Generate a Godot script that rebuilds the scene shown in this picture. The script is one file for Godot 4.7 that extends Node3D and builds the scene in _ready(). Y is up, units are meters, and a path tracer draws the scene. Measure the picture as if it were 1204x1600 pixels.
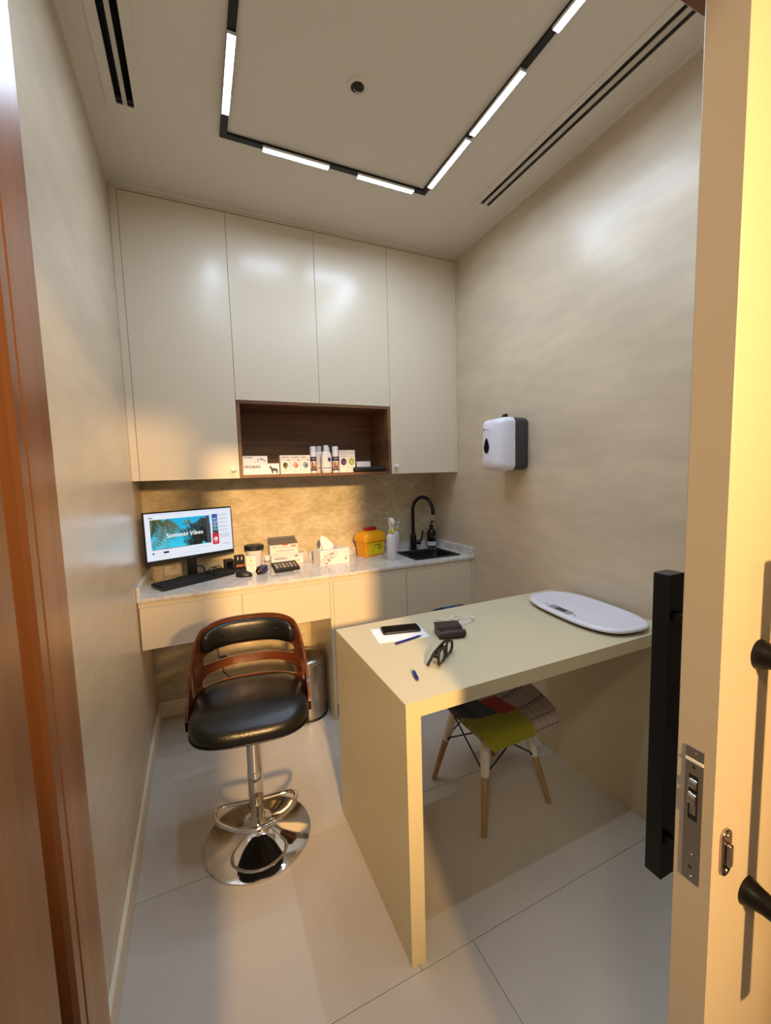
extends Node3D
# A small clinic room seen through its sliding door. Metres; x to the sink wall, y up, z towards the corridor.

const W := 2.044      # room width
const H := 2.98       # ceiling
const ZB := -0.336    # back wall
const ZC := 0.1925    # front of the base cabinets
const YC := 0.9135    # top of the marble worktop
const YK := 0.8413    # top of the desk
const ZF := 2.145     # room side of the door wall
const ZO := 2.365     # corridor side of the door wall

var M := {}
var used := {}

# ---------------------------------------------------------------- shapes
func quad(st: SurfaceTool, a: Vector3, b: Vector3, c: Vector3, d: Vector3) -> void:
	for v in [a, c, b, a, d, c]:
		st.add_vertex(v)

func begin() -> SurfaceTool:
	var st := SurfaceTool.new()
	st.begin(Mesh.PRIMITIVE_TRIANGLES)
	return st

func done(st: SurfaceTool) -> ArrayMesh:
	st.generate_normals()
	return st.commit()

# rings of equal count, counter-clockwise seen from the end of the axis; sharp = ring numbers with a hard edge, [-1] = all flat
func loft(rings: Array, sharp: Array = [], cap0 := true, cap1 := true) -> ArrayMesh:
	var st := begin()
	var flat: bool = sharp.size() > 0 and sharp[0] == -1
	var group := 0
	for k in rings.size() - 1:
		if k in sharp:
			group += 1
		st.set_smooth_group(0xFFFFFFFF if flat else group)
		var p: PackedVector3Array = rings[k]
		var q: PackedVector3Array = rings[k + 1]
		var n := p.size()
		for i in n:
			var j := (i + 1) % n
			quad(st, p[i], p[j], q[j], q[i])
	st.set_smooth_group(0xFFFFFFFF)
	for e in 2:
		if (e == 0 and not cap0) or (e == 1 and not cap1):
			continue
		var r: PackedVector3Array = rings[0] if e == 0 else rings[rings.size() - 1]
		var c := Vector3.ZERO
		for v in r:
			c += v
		c /= r.size()
		for i in r.size():
			var j := (i + 1) % r.size()
			if e == 1:
				for v in [c, r[j], r[i]]:
					st.add_vertex(v)
			else:
				for v in [c, r[i], r[j]]:
					st.add_vertex(v)
	return done(st)

func circle(r: float, y: float, n := 32, at := Vector2.ZERO) -> PackedVector3Array:
	var o := PackedVector3Array()
	for i in n:
		var t := TAU * i / n
		o.append(Vector3(at.x + r * cos(t), y, at.y - r * sin(t)))
	return o

func rrect(w: float, d: float, r: float, y: float, seg := 1) -> PackedVector3Array:
	var o := PackedVector3Array()
	r = maxf(r, 0.00005)
	var cs := [Vector2(w / 2 - r, d / 2 - r), Vector2(-w / 2 + r, d / 2 - r), Vector2(-w / 2 + r, -d / 2 + r), Vector2(w / 2 - r, -d / 2 + r)]
	for k in 4:
		for i in seg + 1:
			var t: float = PI / 2 * (k + float(i) / seg)
			o.append(Vector3(cs[k].x + r * cos(t), y, -(cs[k].y + r * sin(t))))
	return o

# box of size s around the origin with chamfered edges
func cbox(s: Vector3, c := 0.002) -> ArrayMesh:
	return loft([rrect(s.x - 2 * c, s.z - 2 * c, c, -s.y / 2), rrect(s.x, s.z, c, -s.y / 2 + c), rrect(s.x, s.z, c, s.y / 2 - c), rrect(s.x - 2 * c, s.z - 2 * c, c, s.y / 2)], [-1])

# plate standing on y = 0: w along x, d along z, height h, corner radius r, edge rounding b
func rbox(w: float, d: float, h: float, r: float, b := 0.002, seg := 6) -> ArrayMesh:
	var rings := [rrect(w - 2 * b, d - 2 * b, r - b, 0, seg)]
	for k in 3:
		var t := PI / 2 * (k + 1) / 3.0
		rings.append(rrect(w - 2 * b * (1 - sin(t)), d - 2 * b * (1 - sin(t)), r - b * (1 - sin(t)), b * (1 - cos(t)), seg))
	for k in 3:
		var t := PI / 2 * k / 3.0
		rings.append(rrect(w - 2 * b * (1 - cos(t)), d - 2 * b * (1 - cos(t)), r - b * (1 - cos(t)), h - b + b * sin(t), seg))
	rings.append(rrect(w - 2 * b, d - 2 * b, r - b, h, seg))
	return loft(rings)

# box from corner to corner
func span(a: Vector3, b: Vector3, c := 0.001) -> Array:
	return [cbox((b - a).abs(), c), Transform3D(Basis(), (a + b) / 2)]

func lathe(prof: Array, n := 32) -> ArrayMesh:
	var rings := []
	var sharp := []
	for i in prof.size():
		rings.append(circle(maxf(prof[i].x, 0.0002), prof[i].y, n))
		if i > 0 and i < prof.size() - 1:
			var u: Vector2 = (prof[i] - prof[i - 1]).normalized()
			var v: Vector2 = (prof[i + 1] - prof[i]).normalized()
			if u.dot(v) < 0.82:
				sharp.append(i)
	return loft(rings, sharp)

func tube(pts: Array, r, n := 10, closed := false) -> ArrayMesh:
	var rings := []
	var m := pts.size()
	var up := Vector3.ZERO
	for i in m:
		var a: Vector3 = pts[(i - 1 + m) % m] if (closed or i > 0) else pts[i]
		var b: Vector3 = pts[(i + 1) % m] if (closed or i < m - 1) else pts[i]
		var t := (b - a).normalized()
		if up == Vector3.ZERO:
			up = Vector3.UP if absf(t.y) < 0.9 else Vector3.RIGHT
		up = (up - t * up.dot(t)).normalized()
		var s := t.cross(up)
		var rr: float = r[i] if r is Array else r
		var ring := PackedVector3Array()
		for k in n:
			var q := TAU * k / n
			ring.append(pts[i] + (up * sin(-q) + s * -cos(q)) * rr)
		rings.append(ring)
	if closed:
		rings.append(rings[0])
	return loft(rings, [], not closed, not closed)

func smooth(pts: Array, k := 8, closed := false) -> Array:
	var o := []
	var n := pts.size()
	for i in (n if closed else n - 1):
		var a: Vector3 = pts[(i - 1 + n) % n] if closed else pts[maxi(i - 1, 0)]
		var b: Vector3 = pts[i]
		var c: Vector3 = pts[(i + 1) % n]
		var d: Vector3 = pts[(i + 2) % n] if closed else pts[mini(i + 2, n - 1)]
		for j in k:
			o.append(b.cubic_interpolate(c, a, d, float(j) / k))
	if not closed:
		o.append(pts[n - 1])
	return o

# outline in xy (counter-clockwise), pushed out along z around 0
func extrude(outline: PackedVector2Array, depth: float, soft := false) -> ArrayMesh:
	var st := begin()
	var n := outline.size()
	st.set_smooth_group(0 if soft else 0xFFFFFFFF)
	for i in n:
		var a := outline[i]
		var b := outline[(i + 1) % n]
		var h := depth / 2
		quad(st, Vector3(a.x, a.y, h), Vector3(a.x, a.y, -h), Vector3(b.x, b.y, -h), Vector3(b.x, b.y, h))
	st.set_smooth_group(0xFFFFFFFF)
	var idx := Geometry2D.triangulate_polygon(outline)
	for k in range(0, idx.size(), 3):
		var p := [outline[idx[k]], outline[idx[k + 1]], outline[idx[k + 2]]]
		if (p[1] - p[0]).cross(p[2] - p[0]) < 0:
			p = [p[0], p[2], p[1]]
		for e in [p[0], p[2], p[1]]:
			st.add_vertex(Vector3(e.x, e.y, depth / 2))
		for e in p:
			st.add_vertex(Vector3(e.x, e.y, -depth / 2))
	return done(st)

func join(list: Array) -> ArrayMesh:
	var st := begin()
	for e in list:
		if e is Array:
			st.append_from(e[0], 0, e[1])
		else:
			st.append_from(e, 0, Transform3D())
	return st.commit()

func at(x: float, y: float, z: float) -> Transform3D:
	return Transform3D(Basis(), Vector3(x, y, z))

func turned(x: float, y: float, z: float, rx := 0.0, ry := 0.0, rz := 0.0) -> Transform3D:
	return Transform3D(Basis.from_euler(Vector3(rx, ry, rz)), Vector3(x, y, z))

func words(t: String, high: float, bold := true) -> TextMesh:
	var f := SystemFont.new()
	f.font_names = PackedStringArray(["Droid Sans"])
	f.font_weight = 700 if bold else 400
	var m := TextMesh.new()
	m.font = f
	m.text = t
	m.font_size = 48
	m.pixel_size = high / 35.0
	m.depth = 0.0003
	m.curve_step = 3.0
	return m

# ---------------------------------------------------------------- nodes
func numbered(n: String) -> String:
	if not used.has(n):
		used[n] = 0
		return n
	used[n] += 1
	return "%s_%03d" % [n, used[n]]

func tag(o: Node3D, label: String, category: String, group := "") -> Node3D:
	o.set_meta("label", label)
	o.set_meta("category", category)
	if group:
		o.set_meta("group", group)
	return o

func thing(called: String, label: String, category: String, where := Vector3.ZERO, turn := 0.0, group := "") -> Node3D:
	var o := Node3D.new()
	o.name = numbered(called)
	add_child(o)
	o.position = where
	o.rotation.y = turn
	return tag(o, label, category, group)

func part(parent: Node3D, called: String, mesh, m: Material, xf := Transform3D()) -> MeshInstance3D:
	var o := MeshInstance3D.new()
	o.name = called
	if mesh is Array:
		o.mesh = mesh[0]
		o.transform = xf * mesh[1]
	else:
		o.mesh = mesh
		o.transform = xf
	o.material_override = m
	o.cast_shadow = GeometryInstance3D.SHADOW_CASTING_SETTING_ON
	parent.add_child(o, true)
	return o

func solo(called: String, mesh, m: Material, label: String, category: String, xf := Transform3D(), group := "") -> MeshInstance3D:
	var o := part(self, numbered(called), mesh, m, xf)
	tag(o, label, category, group)
	return o

func struct(called: String, mesh, m: Material, xf := Transform3D()) -> MeshInstance3D:
	var o := part(self, called, mesh, m, xf)
	o.set_meta("kind", "structure")
	return o

# ---------------------------------------------------------------- materials
func c8(r: int, g: int, b: int) -> Color:
	return Color8(r, g, b)

func mat(called: String, col: Color, rough: float, metal := 0.0, spec := 0.5) -> StandardMaterial3D:
	var m := StandardMaterial3D.new()
	m.resource_name = called
	m.albedo_color = col
	m.roughness = rough
	m.metallic = metal
	m.metallic_specular = spec
	M[called] = m
	return m

func noise(seed_: int, freq: float, oct := 4) -> FastNoiseLite:
	var n := FastNoiseLite.new()
	n.seed = seed_
	n.noise_type = FastNoiseLite.TYPE_SIMPLEX_SMOOTH
	n.frequency = freq
	n.fractal_octaves = oct
	return n

# f(x, y) -> Color for every pixel
func paint(w: int, h: int, f: Callable) -> ImageTexture:
	var im := Image.create(w, h, false, Image.FORMAT_RGB8)
	for y in h:
		for x in w:
			im.set_pixel(x, y, f.call(x, y))
	return ImageTexture.create_from_image(im)

func triplanar(m: StandardMaterial3D, s: Vector3, world := true, shift := Vector3.ZERO) -> void:
	m.uv1_offset = shift
	m.uv1_triplanar = true
	m.uv1_world_triplanar = world
	m.uv1_scale = s
	m.uv1_triplanar_sharpness = 8.0

func grey_rgb(v: float) -> Color:
	return Color(v, v, v)

func blob(n: FastNoiseLite, x: float, y: float, sx: float, sy: float) -> float:
	return n.get_noise_2d(x * sx, y * sy)

func wood(called: String, dark: Color, light: Color, along_u: bool, seed_: int, rough: float, scale: Vector3) -> StandardMaterial3D:
	var n1 := noise(seed_, 0.02, 4)
	var n2 := noise(seed_ + 1, 0.08, 2)
	var m := mat(called, Color.WHITE, rough)
	m.albedo_texture = paint(640, 640, func(x, y):
		var u: float = x if along_u else y
		var v: float = y if along_u else x
		var g: float = 0.5 + 0.6 * n1.get_noise_2d(u * 0.12, v * 1.6) + 0.22 * n2.get_noise_2d(u * 0.1, v * 4.0)
		return dark.lerp(light, clampf(g, 0, 1)))
	triplanar(m, scale)
	return m

func materials() -> void:
	# polished plaster of the side walls: faint trowel marks, slightly glossy
	var a := noise(11, 0.006, 4)
	var b := noise(12, 0.02, 4)
	var p := mat("plaster", c8(214, 197, 170), 0.3, 0, 0.5)
	p.albedo_texture = paint(768, 768, func(x, y): return grey_rgb(clampf(0.95 + 0.05 * a.get_noise_2d(x * 0.8, y * 2.6) + 0.03 * b.get_noise_2d(x * 0.9, y * 3.0), 0, 1)))
	p.heightmap_enabled = true
	p.heightmap_scale = 0.14
	p.heightmap_texture = paint(768, 768, func(x, y): return grey_rgb(clampf(0.5 + 0.32 * a.get_noise_2d(x * 0.7, y * 3.2 + 90) + 0.12 * b.get_noise_2d(x * 0.6, y * 3.0), 0, 1)))
	triplanar(p, Vector3.ONE * 0.3, true, Vector3(0.05, 0.02, 0.15))
	# back wall: rougher, streaked stucco with paler and darker patches
	var c := noise(21, 0.016, 5)
	var d := noise(22, 0.06, 4)
	var s := mat("stucco", Color.WHITE, 0.5, 0, 0.4)
	s.albedo_texture = paint(768, 768, func(x, y):
		var g: float = 0.5 + 0.55 * c.get_noise_2d(x * 0.8, y * 1.4) + 0.45 * d.get_noise_2d(x * 0.8, y * 1.3)
		return c8(180, 164, 132).lerp(c8(216, 204, 178), clampf(g, 0, 1)))
	s.heightmap_enabled = true
	s.heightmap_scale = 0.3
	s.heightmap_texture = paint(768, 768, func(x, y): return grey_rgb(clampf(0.5 + 0.4 * c.get_noise_2d(x * 0.7, y * 1.7) + 0.3 * d.get_noise_2d(x * 0.7, y * 2.2), 0, 1)))
	triplanar(s, Vector3.ONE * 0.45, true, Vector3(0.02, 0.02, 0.3))
	mat("ceiling_paint", c8(222, 214, 201), 0.75, 0, 0.3)
	mat("lobby_paint", c8(200, 196, 190), 0.6)
	mat("door_paint", c8(188, 176, 156), 0.42)
	mat("trim_paint", c8(226, 214, 190), 0.5)
	mat("cabinet", c8(220, 206, 182), 0.26, 0, 0.5)
	mat("cabinet_body", c8(214, 202, 176), 0.45)
	mat("plinth", c8(84, 62, 44), 0.5)
	mat("desk", c8(207, 196, 164), 0.4, 0, 0.4)
	wood("walnut", c8(94, 60, 36), c8(150, 106, 70), true, 31, 0.45, Vector3(0.45, 0.5, 0.5))
	M.walnut.uv1_offset = Vector3(0.03, 0.02, 0.4)
	wood("jamb_wood", c8(116, 76, 48), c8(150, 100, 66), false, 41, 0.3, Vector3(1.6, 0.44, 1.6))
	M.jamb_wood.uv1_offset = Vector3(0, 0.01, 0)
	wood("stool_wood", c8(66, 32, 15), c8(116, 62, 30), true, 51, 0.24, Vector3.ONE * 1.5)
	M.stool_wood.uv1_world_triplanar = false
	M.stool_wood.uv1_offset = Vector3(0.5, 0, 0.5)
	wood("beech", c8(160, 126, 82), c8(196, 160, 112), false, 61, 0.45, Vector3.ONE * 2.0)
	M.beech.uv1_world_triplanar = false
	M.beech.uv1_offset = Vector3(0.5, 0, 0.5)
	# marble
	var v1 := noise(71, 0.026, 5)
	var v2 := noise(72, 0.08, 4)
	var mb := mat("marble", Color.WHITE, 0.12, 0, 0.5)
	mb.albedo_texture = paint(768, 768, func(x, y):
		var w1 := 1.0 - absf(v1.get_noise_2d(x + y * 0.5, y)) * 7.0
		var w2 := 1.0 - absf(v2.get_noise_2d(x * 0.8 + 400, y - x * 0.3)) * 5.0
		var g := clampf(maxf(w1, 0) * 0.55 + maxf(w2, 0) * 0.3 + 0.12 * v2.get_noise_2d(x * 0.4, y * 0.4), 0, 1)
		return c8(220, 217, 212).lerp(c8(140, 134, 128), g * 0.55))
	triplanar(mb, Vector3.ONE * 0.45, true, Vector3(0.02, 0.3, 0.3))
	# porcelain floor tiles
	var t1 := noise(81, 0.008, 4)
	for k in 3:
		var f := mat("tile_%d" % k, [c8(202, 195, 184), c8(200, 192, 182), c8(204, 197, 186)][k], 0.36, 0, 0.45)
		f.albedo_texture = paint(256, 256, func(x, y): return grey_rgb(clampf(0.965 + 0.035 * t1.get_noise_2d(x * 3.0 + 500 * k, y * 3.0), 0, 1)))
		triplanar(f, Vector3.ONE * 0.3, true, Vector3(0.05, 0, 0.15))
	mat("grout", c8(150, 138, 124), 0.9)
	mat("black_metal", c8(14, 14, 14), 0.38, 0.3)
	mat("black_plastic", c8(18, 18, 19), 0.42)
	mat("black_gloss", c8(8, 8, 10), 0.12)
	mat("black_rubber", c8(24, 24, 24), 0.7)
	mat("galvanised", c8(186, 184, 180), 0.45, 0.6)
	mat("slot_dark", c8(16, 15, 14), 0.6)
	mat("diffuser_bar", c8(200, 192, 178), 0.5)
	mat("leather", c8(10, 9, 9), 0.32, 0, 0.5)
	var lz := noise(91, 0.05, 3)
	M.leather.heightmap_enabled = true
	M.leather.heightmap_scale = 0.06
	M.leather.heightmap_texture = paint(512, 512, func(x, y): return grey_rgb(0.5 + 0.5 * lz.get_noise_2d(x * 5.0, y * 5.0)))
	triplanar(M.leather, Vector3.ONE * 1.6, false, Vector3(0.5, 0.0, 0.5))
	mat("chrome", c8(225, 222, 218), 0.05, 1.0)
	mat("steel", c8(178, 172, 164), 0.28, 1.0)
	mat("nickel", c8(190, 176, 166), 0.2, 1.0)
	mat("white_plastic", c8(228, 226, 224), 0.32)
	mat("lilac_white", c8(226, 224, 234), 0.26)
	mat("grey_plastic", c8(58, 58, 60), 0.4)
	mat("light_grey", c8(150, 150, 156), 0.4)
	mat("knob_white", c8(236, 230, 220), 0.25)
	mat("yellow", c8(246, 172, 8), 0.38)
	M.yellow.subsurf_scatter_enabled = true
	M.yellow.subsurf_scatter_strength = 0.15
	mat("red_plastic", c8(170, 22, 20), 0.35)
	mat("neck_yellow", c8(206, 196, 24), 0.4)
	mat("bottle_white", c8(220, 216, 218), 0.35)
	mat("amber_dark", c8(22, 14, 8), 0.12)
	mat("paper", c8(238, 240, 246), 0.8)
	mat("tissue", c8(240, 236, 232), 0.9)
	M.tissue.backlight_enabled = true
	M.tissue.backlight = Color(0.4, 0.4, 0.4)
	mat("carton", c8(232, 226, 222), 0.6)
	mat("carton_edge", c8(206, 198, 192), 0.6)
	mat("carton_grey", c8(112, 106, 104), 0.5)
	mat("carton_red", c8(196, 70, 60), 0.5)
	mat("ink", c8(48, 44, 48), 0.7)
	mat("ink_blue", c8(24, 34, 74), 0.6)
	mat("pen_blue", c8(26, 34, 120), 0.3)
	mat("cap_blue", c8(30, 32, 130), 0.3)
	mat("device_blue", c8(38, 52, 96), 0.35)
	mat("orange_label", c8(176, 92, 60), 0.6)
	mat("socket_white", c8(214, 204, 188), 0.4)
	mat("cord_dark", c8(40, 30, 24), 0.6)
	mat("cord_white", c8(236, 234, 230), 0.4)
	var wl := mat("wallet", Color.WHITE, 0.5)
	var wn := noise(95, 0.06, 4)
	wl.albedo_texture = paint(256, 256, func(x, y): return c8(42, 28, 26).lerp(c8(78, 56, 50), clampf(0.45 + 0.7 * wn.get_noise_2d(x * 0.8, y * 2.0), 0, 1)))
	triplanar(wl, Vector3.ONE * 8.0, false, Vector3(0.5, 0.2, 0.5))
	var g := mat("clear_plastic", Color(0.95, 0.93, 0.9, 0.12), 0.06)
	g.transparency = BaseMaterial3D.TRANSPARENCY_ALPHA
	var gc := mat("cup_plastic", Color(0.86, 0.78, 0.66, 0.45), 0.08)
	gc.transparency = BaseMaterial3D.TRANSPARENCY_ALPHA
	var g2 := mat("lens_glass", Color(1, 1, 1, 0.06), 0.03)
	g2.transparency = BaseMaterial3D.TRANSPARENCY_ALPHA
	var g3 := mat("smoke_window", Color(0.1, 0.1, 0.1, 0.75), 0.1)
	g3.transparency = BaseMaterial3D.TRANSPARENCY_ALPHA
	var e := mat("led", c8(250, 250, 255), 0.5)
	e.emission_enabled = true
	e.emission = Color(0.96, 0.98, 1.0)
	e.emission_energy_multiplier = 5.0
	var w := mat("globe", c8(255, 232, 200), 0.5)
	w.emission_enabled = true
	w.emission = Color(1.0, 0.78, 0.5)
	w.emission_energy_multiplier = 3.0

# ---------------------------------------------------------------- flat print
func disc(im: Image, cx: float, cy: float, rx: float, ry: float, col: Color) -> void:
	for y in range(maxi(0, int(cy - ry)), mini(im.get_height(), int(cy + ry) + 2)):
		for x in range(maxi(0, int(cx - rx)), mini(im.get_width(), int(cx + rx) + 2)):
			if pow((x - cx) / rx, 2) + pow((y - cy) / ry, 2) <= 1.0:
				im.set_pixel(x, y, col)

func stroke(im: Image, x0: float, y0: float, x1: float, y1: float, w0: float, w1: float, col: Color) -> void:
	var n := int(Vector2(x1 - x0, y1 - y0).length()) + 1
	for i in n + 1:
		var t := float(i) / n
		disc(im, lerpf(x0, x1, t), lerpf(y0, y1, t), lerpf(w0, w1, t), lerpf(w0, w1, t), col)

# short dashes that stand for lines of small unreadable type
func type_lines(im: Image, rect: Rect2i, lines: int, col: Color, seed_: int) -> void:
	var rng := RandomNumberGenerator.new()
	rng.seed = seed_
	var step := float(rect.size.y) / lines
	for k in lines:
		var x := rect.position.x
		while x < rect.end.x - 2:
			var n := rng.randi_range(2, 9)
			im.fill_rect(Rect2i(x, int(rect.position.y + k * step), mini(n, rect.end.x - x), maxi(1, int(step * 0.45))), col)
			x += n + rng.randi_range(1, 3)
		if rng.randf() < 0.2:
			im.fill_rect(Rect2i(rect.position.x + rect.size.x / 2, int(rect.position.y + k * step), rect.size.x / 2, int(step)), im.get_pixel(0, 0))

func print_mat(called: String, im: Image, rough := 0.55) -> StandardMaterial3D:
	var m := mat(called, Color.WHITE, rough)
	im.generate_mipmaps()
	m.albedo_texture = ImageTexture.create_from_image(im)
	return m

func blank(w: int, h: int, col: Color) -> Image:
	var im := Image.create(w, h, false, Image.FORMAT_RGB8)
	im.fill(col)
	return im

func sheet(w: float, h: float) -> QuadMesh:
	var q := QuadMesh.new()
	q.size = Vector2(w, h)
	return q

func dog(im: Image, x: float, y: float, s: float, col: Color) -> void:
	disc(im, x, y, 17 * s, 8 * s, col)
	disc(im, x - 13 * s, y - 2 * s, 8 * s, 9 * s, col)
	stroke(im, x - 17 * s, y - 5 * s, x - 22 * s, y - 16 * s, 5 * s, 4.5 * s, col)
	stroke(im, x - 22 * s, y - 17 * s, x - 29 * s, y - 14 * s, 4.5 * s, 2.5 * s, col)
	stroke(im, x - 19 * s, y - 18 * s, x - 17 * s, y - 12 * s, 2.5 * s, 2 * s, col)
	for l in [[-15, -13], [-10, -9], [11, 14], [15, 19]]:
		stroke(im, x + l[0] * s, y + 4 * s, x + l[1] * s, y + 20 * s, 3.4 * s, 2.0 * s, col)
	stroke(im, x + 15 * s, y - 3 * s, x + 23 * s, y + 8 * s, 2.6 * s, 1.2 * s, col)

# ---------------------------------------------------------------- the scene
func _ready() -> void:
	var cam := Camera3D.new()
	cam.name = "camera"
	add_child(cam)
	cam.position = Vector3(0.3074, 1.5, 2.5444)
	cam.basis = Basis.from_euler(Vector3(-0.0912, -0.4246, -0.0289))
	cam.fov = rad_to_deg(2.0 * atan(800.0 / 648.33))
	cam.near = 0.02
	cam.current = true
	var env := Environment.new()
	env.background_mode = Environment.BG_COLOR
	env.background_color = Color.BLACK
	env.tonemap_mode = Environment.TONE_MAPPER_LINEAR
	env.tonemap_exposure = 1.0
	env.sdfgi_enabled = true
	env.ssao_enabled = true
	env.ssil_enabled = true
	var we := WorldEnvironment.new()
	we.name = "environment"
	we.environment = env
	add_child(we)
	materials()
	shell()
	corridor()
	ceiling_fittings()
	sliding_door()
	wall_units()
	base_units()
	desk()
	stool()
	patchwork_chair()
	pedal_bin()
	dispenser()
	sink_corner()
	computer()
	counter_things()
	shelf_things()
	desk_things()

func shell() -> void:
	struct("wall_left", span(Vector3(-0.1, -0.1, ZB - 0.1), Vector3(0, H + 0.1, ZO)), M.plaster)
	struct("wall_right", span(Vector3(W, -0.1, ZB - 0.1), Vector3(W + 0.1, H + 0.1, ZO)), M.plaster)
	struct("wall_back", span(Vector3(0, -0.1, ZB - 0.1), Vector3(W, H + 0.1, ZB)), M.stucco)
	# door wall: left stub, lintel, and two skins with the pocket of the sliding door between them
	struct("wall_front", join([
		span(Vector3(0, 0, ZF), Vector3(0.17, H, ZO)),
		span(Vector3(0.17, 2.18, ZF), Vector3(W, H, ZO)),
		span(Vector3(1.05, 0, ZF), Vector3(W, 2.18, 2.2)),
		span(Vector3(1.03, 0, 2.31), Vector3(W, 2.18, ZO))]), M.plaster)
	# ceiling with two long openings for the air slots
	var y0 := H
	var y1 := H + 0.1
	var a := [0.09, 0.198]
	var b := [1.82, 1.912]
	struct("ceiling", join([
		span(Vector3(0, y0, ZB), Vector3(a[0], y1, ZF)),
		span(Vector3(a[0], y0, ZB), Vector3(a[1], y1, 0.505)), span(Vector3(a[0], y0, 1.96), Vector3(a[1], y1, ZF)),
		span(Vector3(a[1], y0, ZB), Vector3(b[0], y1, ZF)),
		span(Vector3(b[0], y0, ZB), Vector3(b[1], y1, 0.54)), span(Vector3(b[0], y0, 1.96), Vector3(b[1], y1, ZF)),
		span(Vector3(b[1], y0, ZB), Vector3(W, y1, ZF))]), M.ceiling_paint)
	struct("trim_1", span(Vector3(W - 0.02, H - 0.008, 0.0), Vector3(W, H, ZF)), M.ceiling_paint)
	struct("trim_2", span(Vector3(0, H - 0.008, 0.0), Vector3(0.014, H, ZF)), M.ceiling_paint)
	struct("trim_3", span(Vector3(0.014, H - 0.012, 0.0), Vector3(W - 0.02, H, 0.018)), M.ceiling_paint)
	struct("baseboard_left", span(Vector3(0, 0, ZB), Vector3(0.014, 0.107, ZF), 0.002), M.trim_paint)
	struct("baseboard_back", span(Vector3(0.014, 0, ZB), Vector3(0.992, 0.107, ZB + 0.012), 0.002), M.trim_paint)
	struct("baseboard_right", span(Vector3(W - 0.014, 0, ZC + 0.02), Vector3(W, 0.107, 0.874), 0.002), M.trim_paint)
	# floor: bedding and porcelain tiles, laid with staggered joints
	var fl := struct("floor", span(Vector3(-4.1, -0.1, ZB - 0.1), Vector3(6.1, -0.003, 9.1)), M.grout)
	var rows := [[ZB, 0.335, 0.9], [0.335, 0.935, 0.96], [0.935, 1.548, 0.835], [1.548, ZO, 1.022]]
	var k := 0
	for r in rows:
		var xs := [0.0]
		var x: float = fposmod(r[2], 1.2)
		while x < W:
			xs.append(x)
			x += 1.2
		xs.append(W)
		for i in xs.size() - 1:
			var g := 0.0009
			var box := span(Vector3(xs[i] + g, -0.01, r[0] + g), Vector3(xs[i + 1] - g, 0, r[1] - g), 0.0006)
			part(fl, "tile", box, M["tile_%d" % (k % 3)], fl.transform.affine_inverse())
			k += 1
	part(fl, "corridor_paving", span(Vector3(-4.0, -0.01, ZO + 0.002), Vector3(6.0, 0, 9.0)), M.tile_1, fl.transform.affine_inverse())

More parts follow.
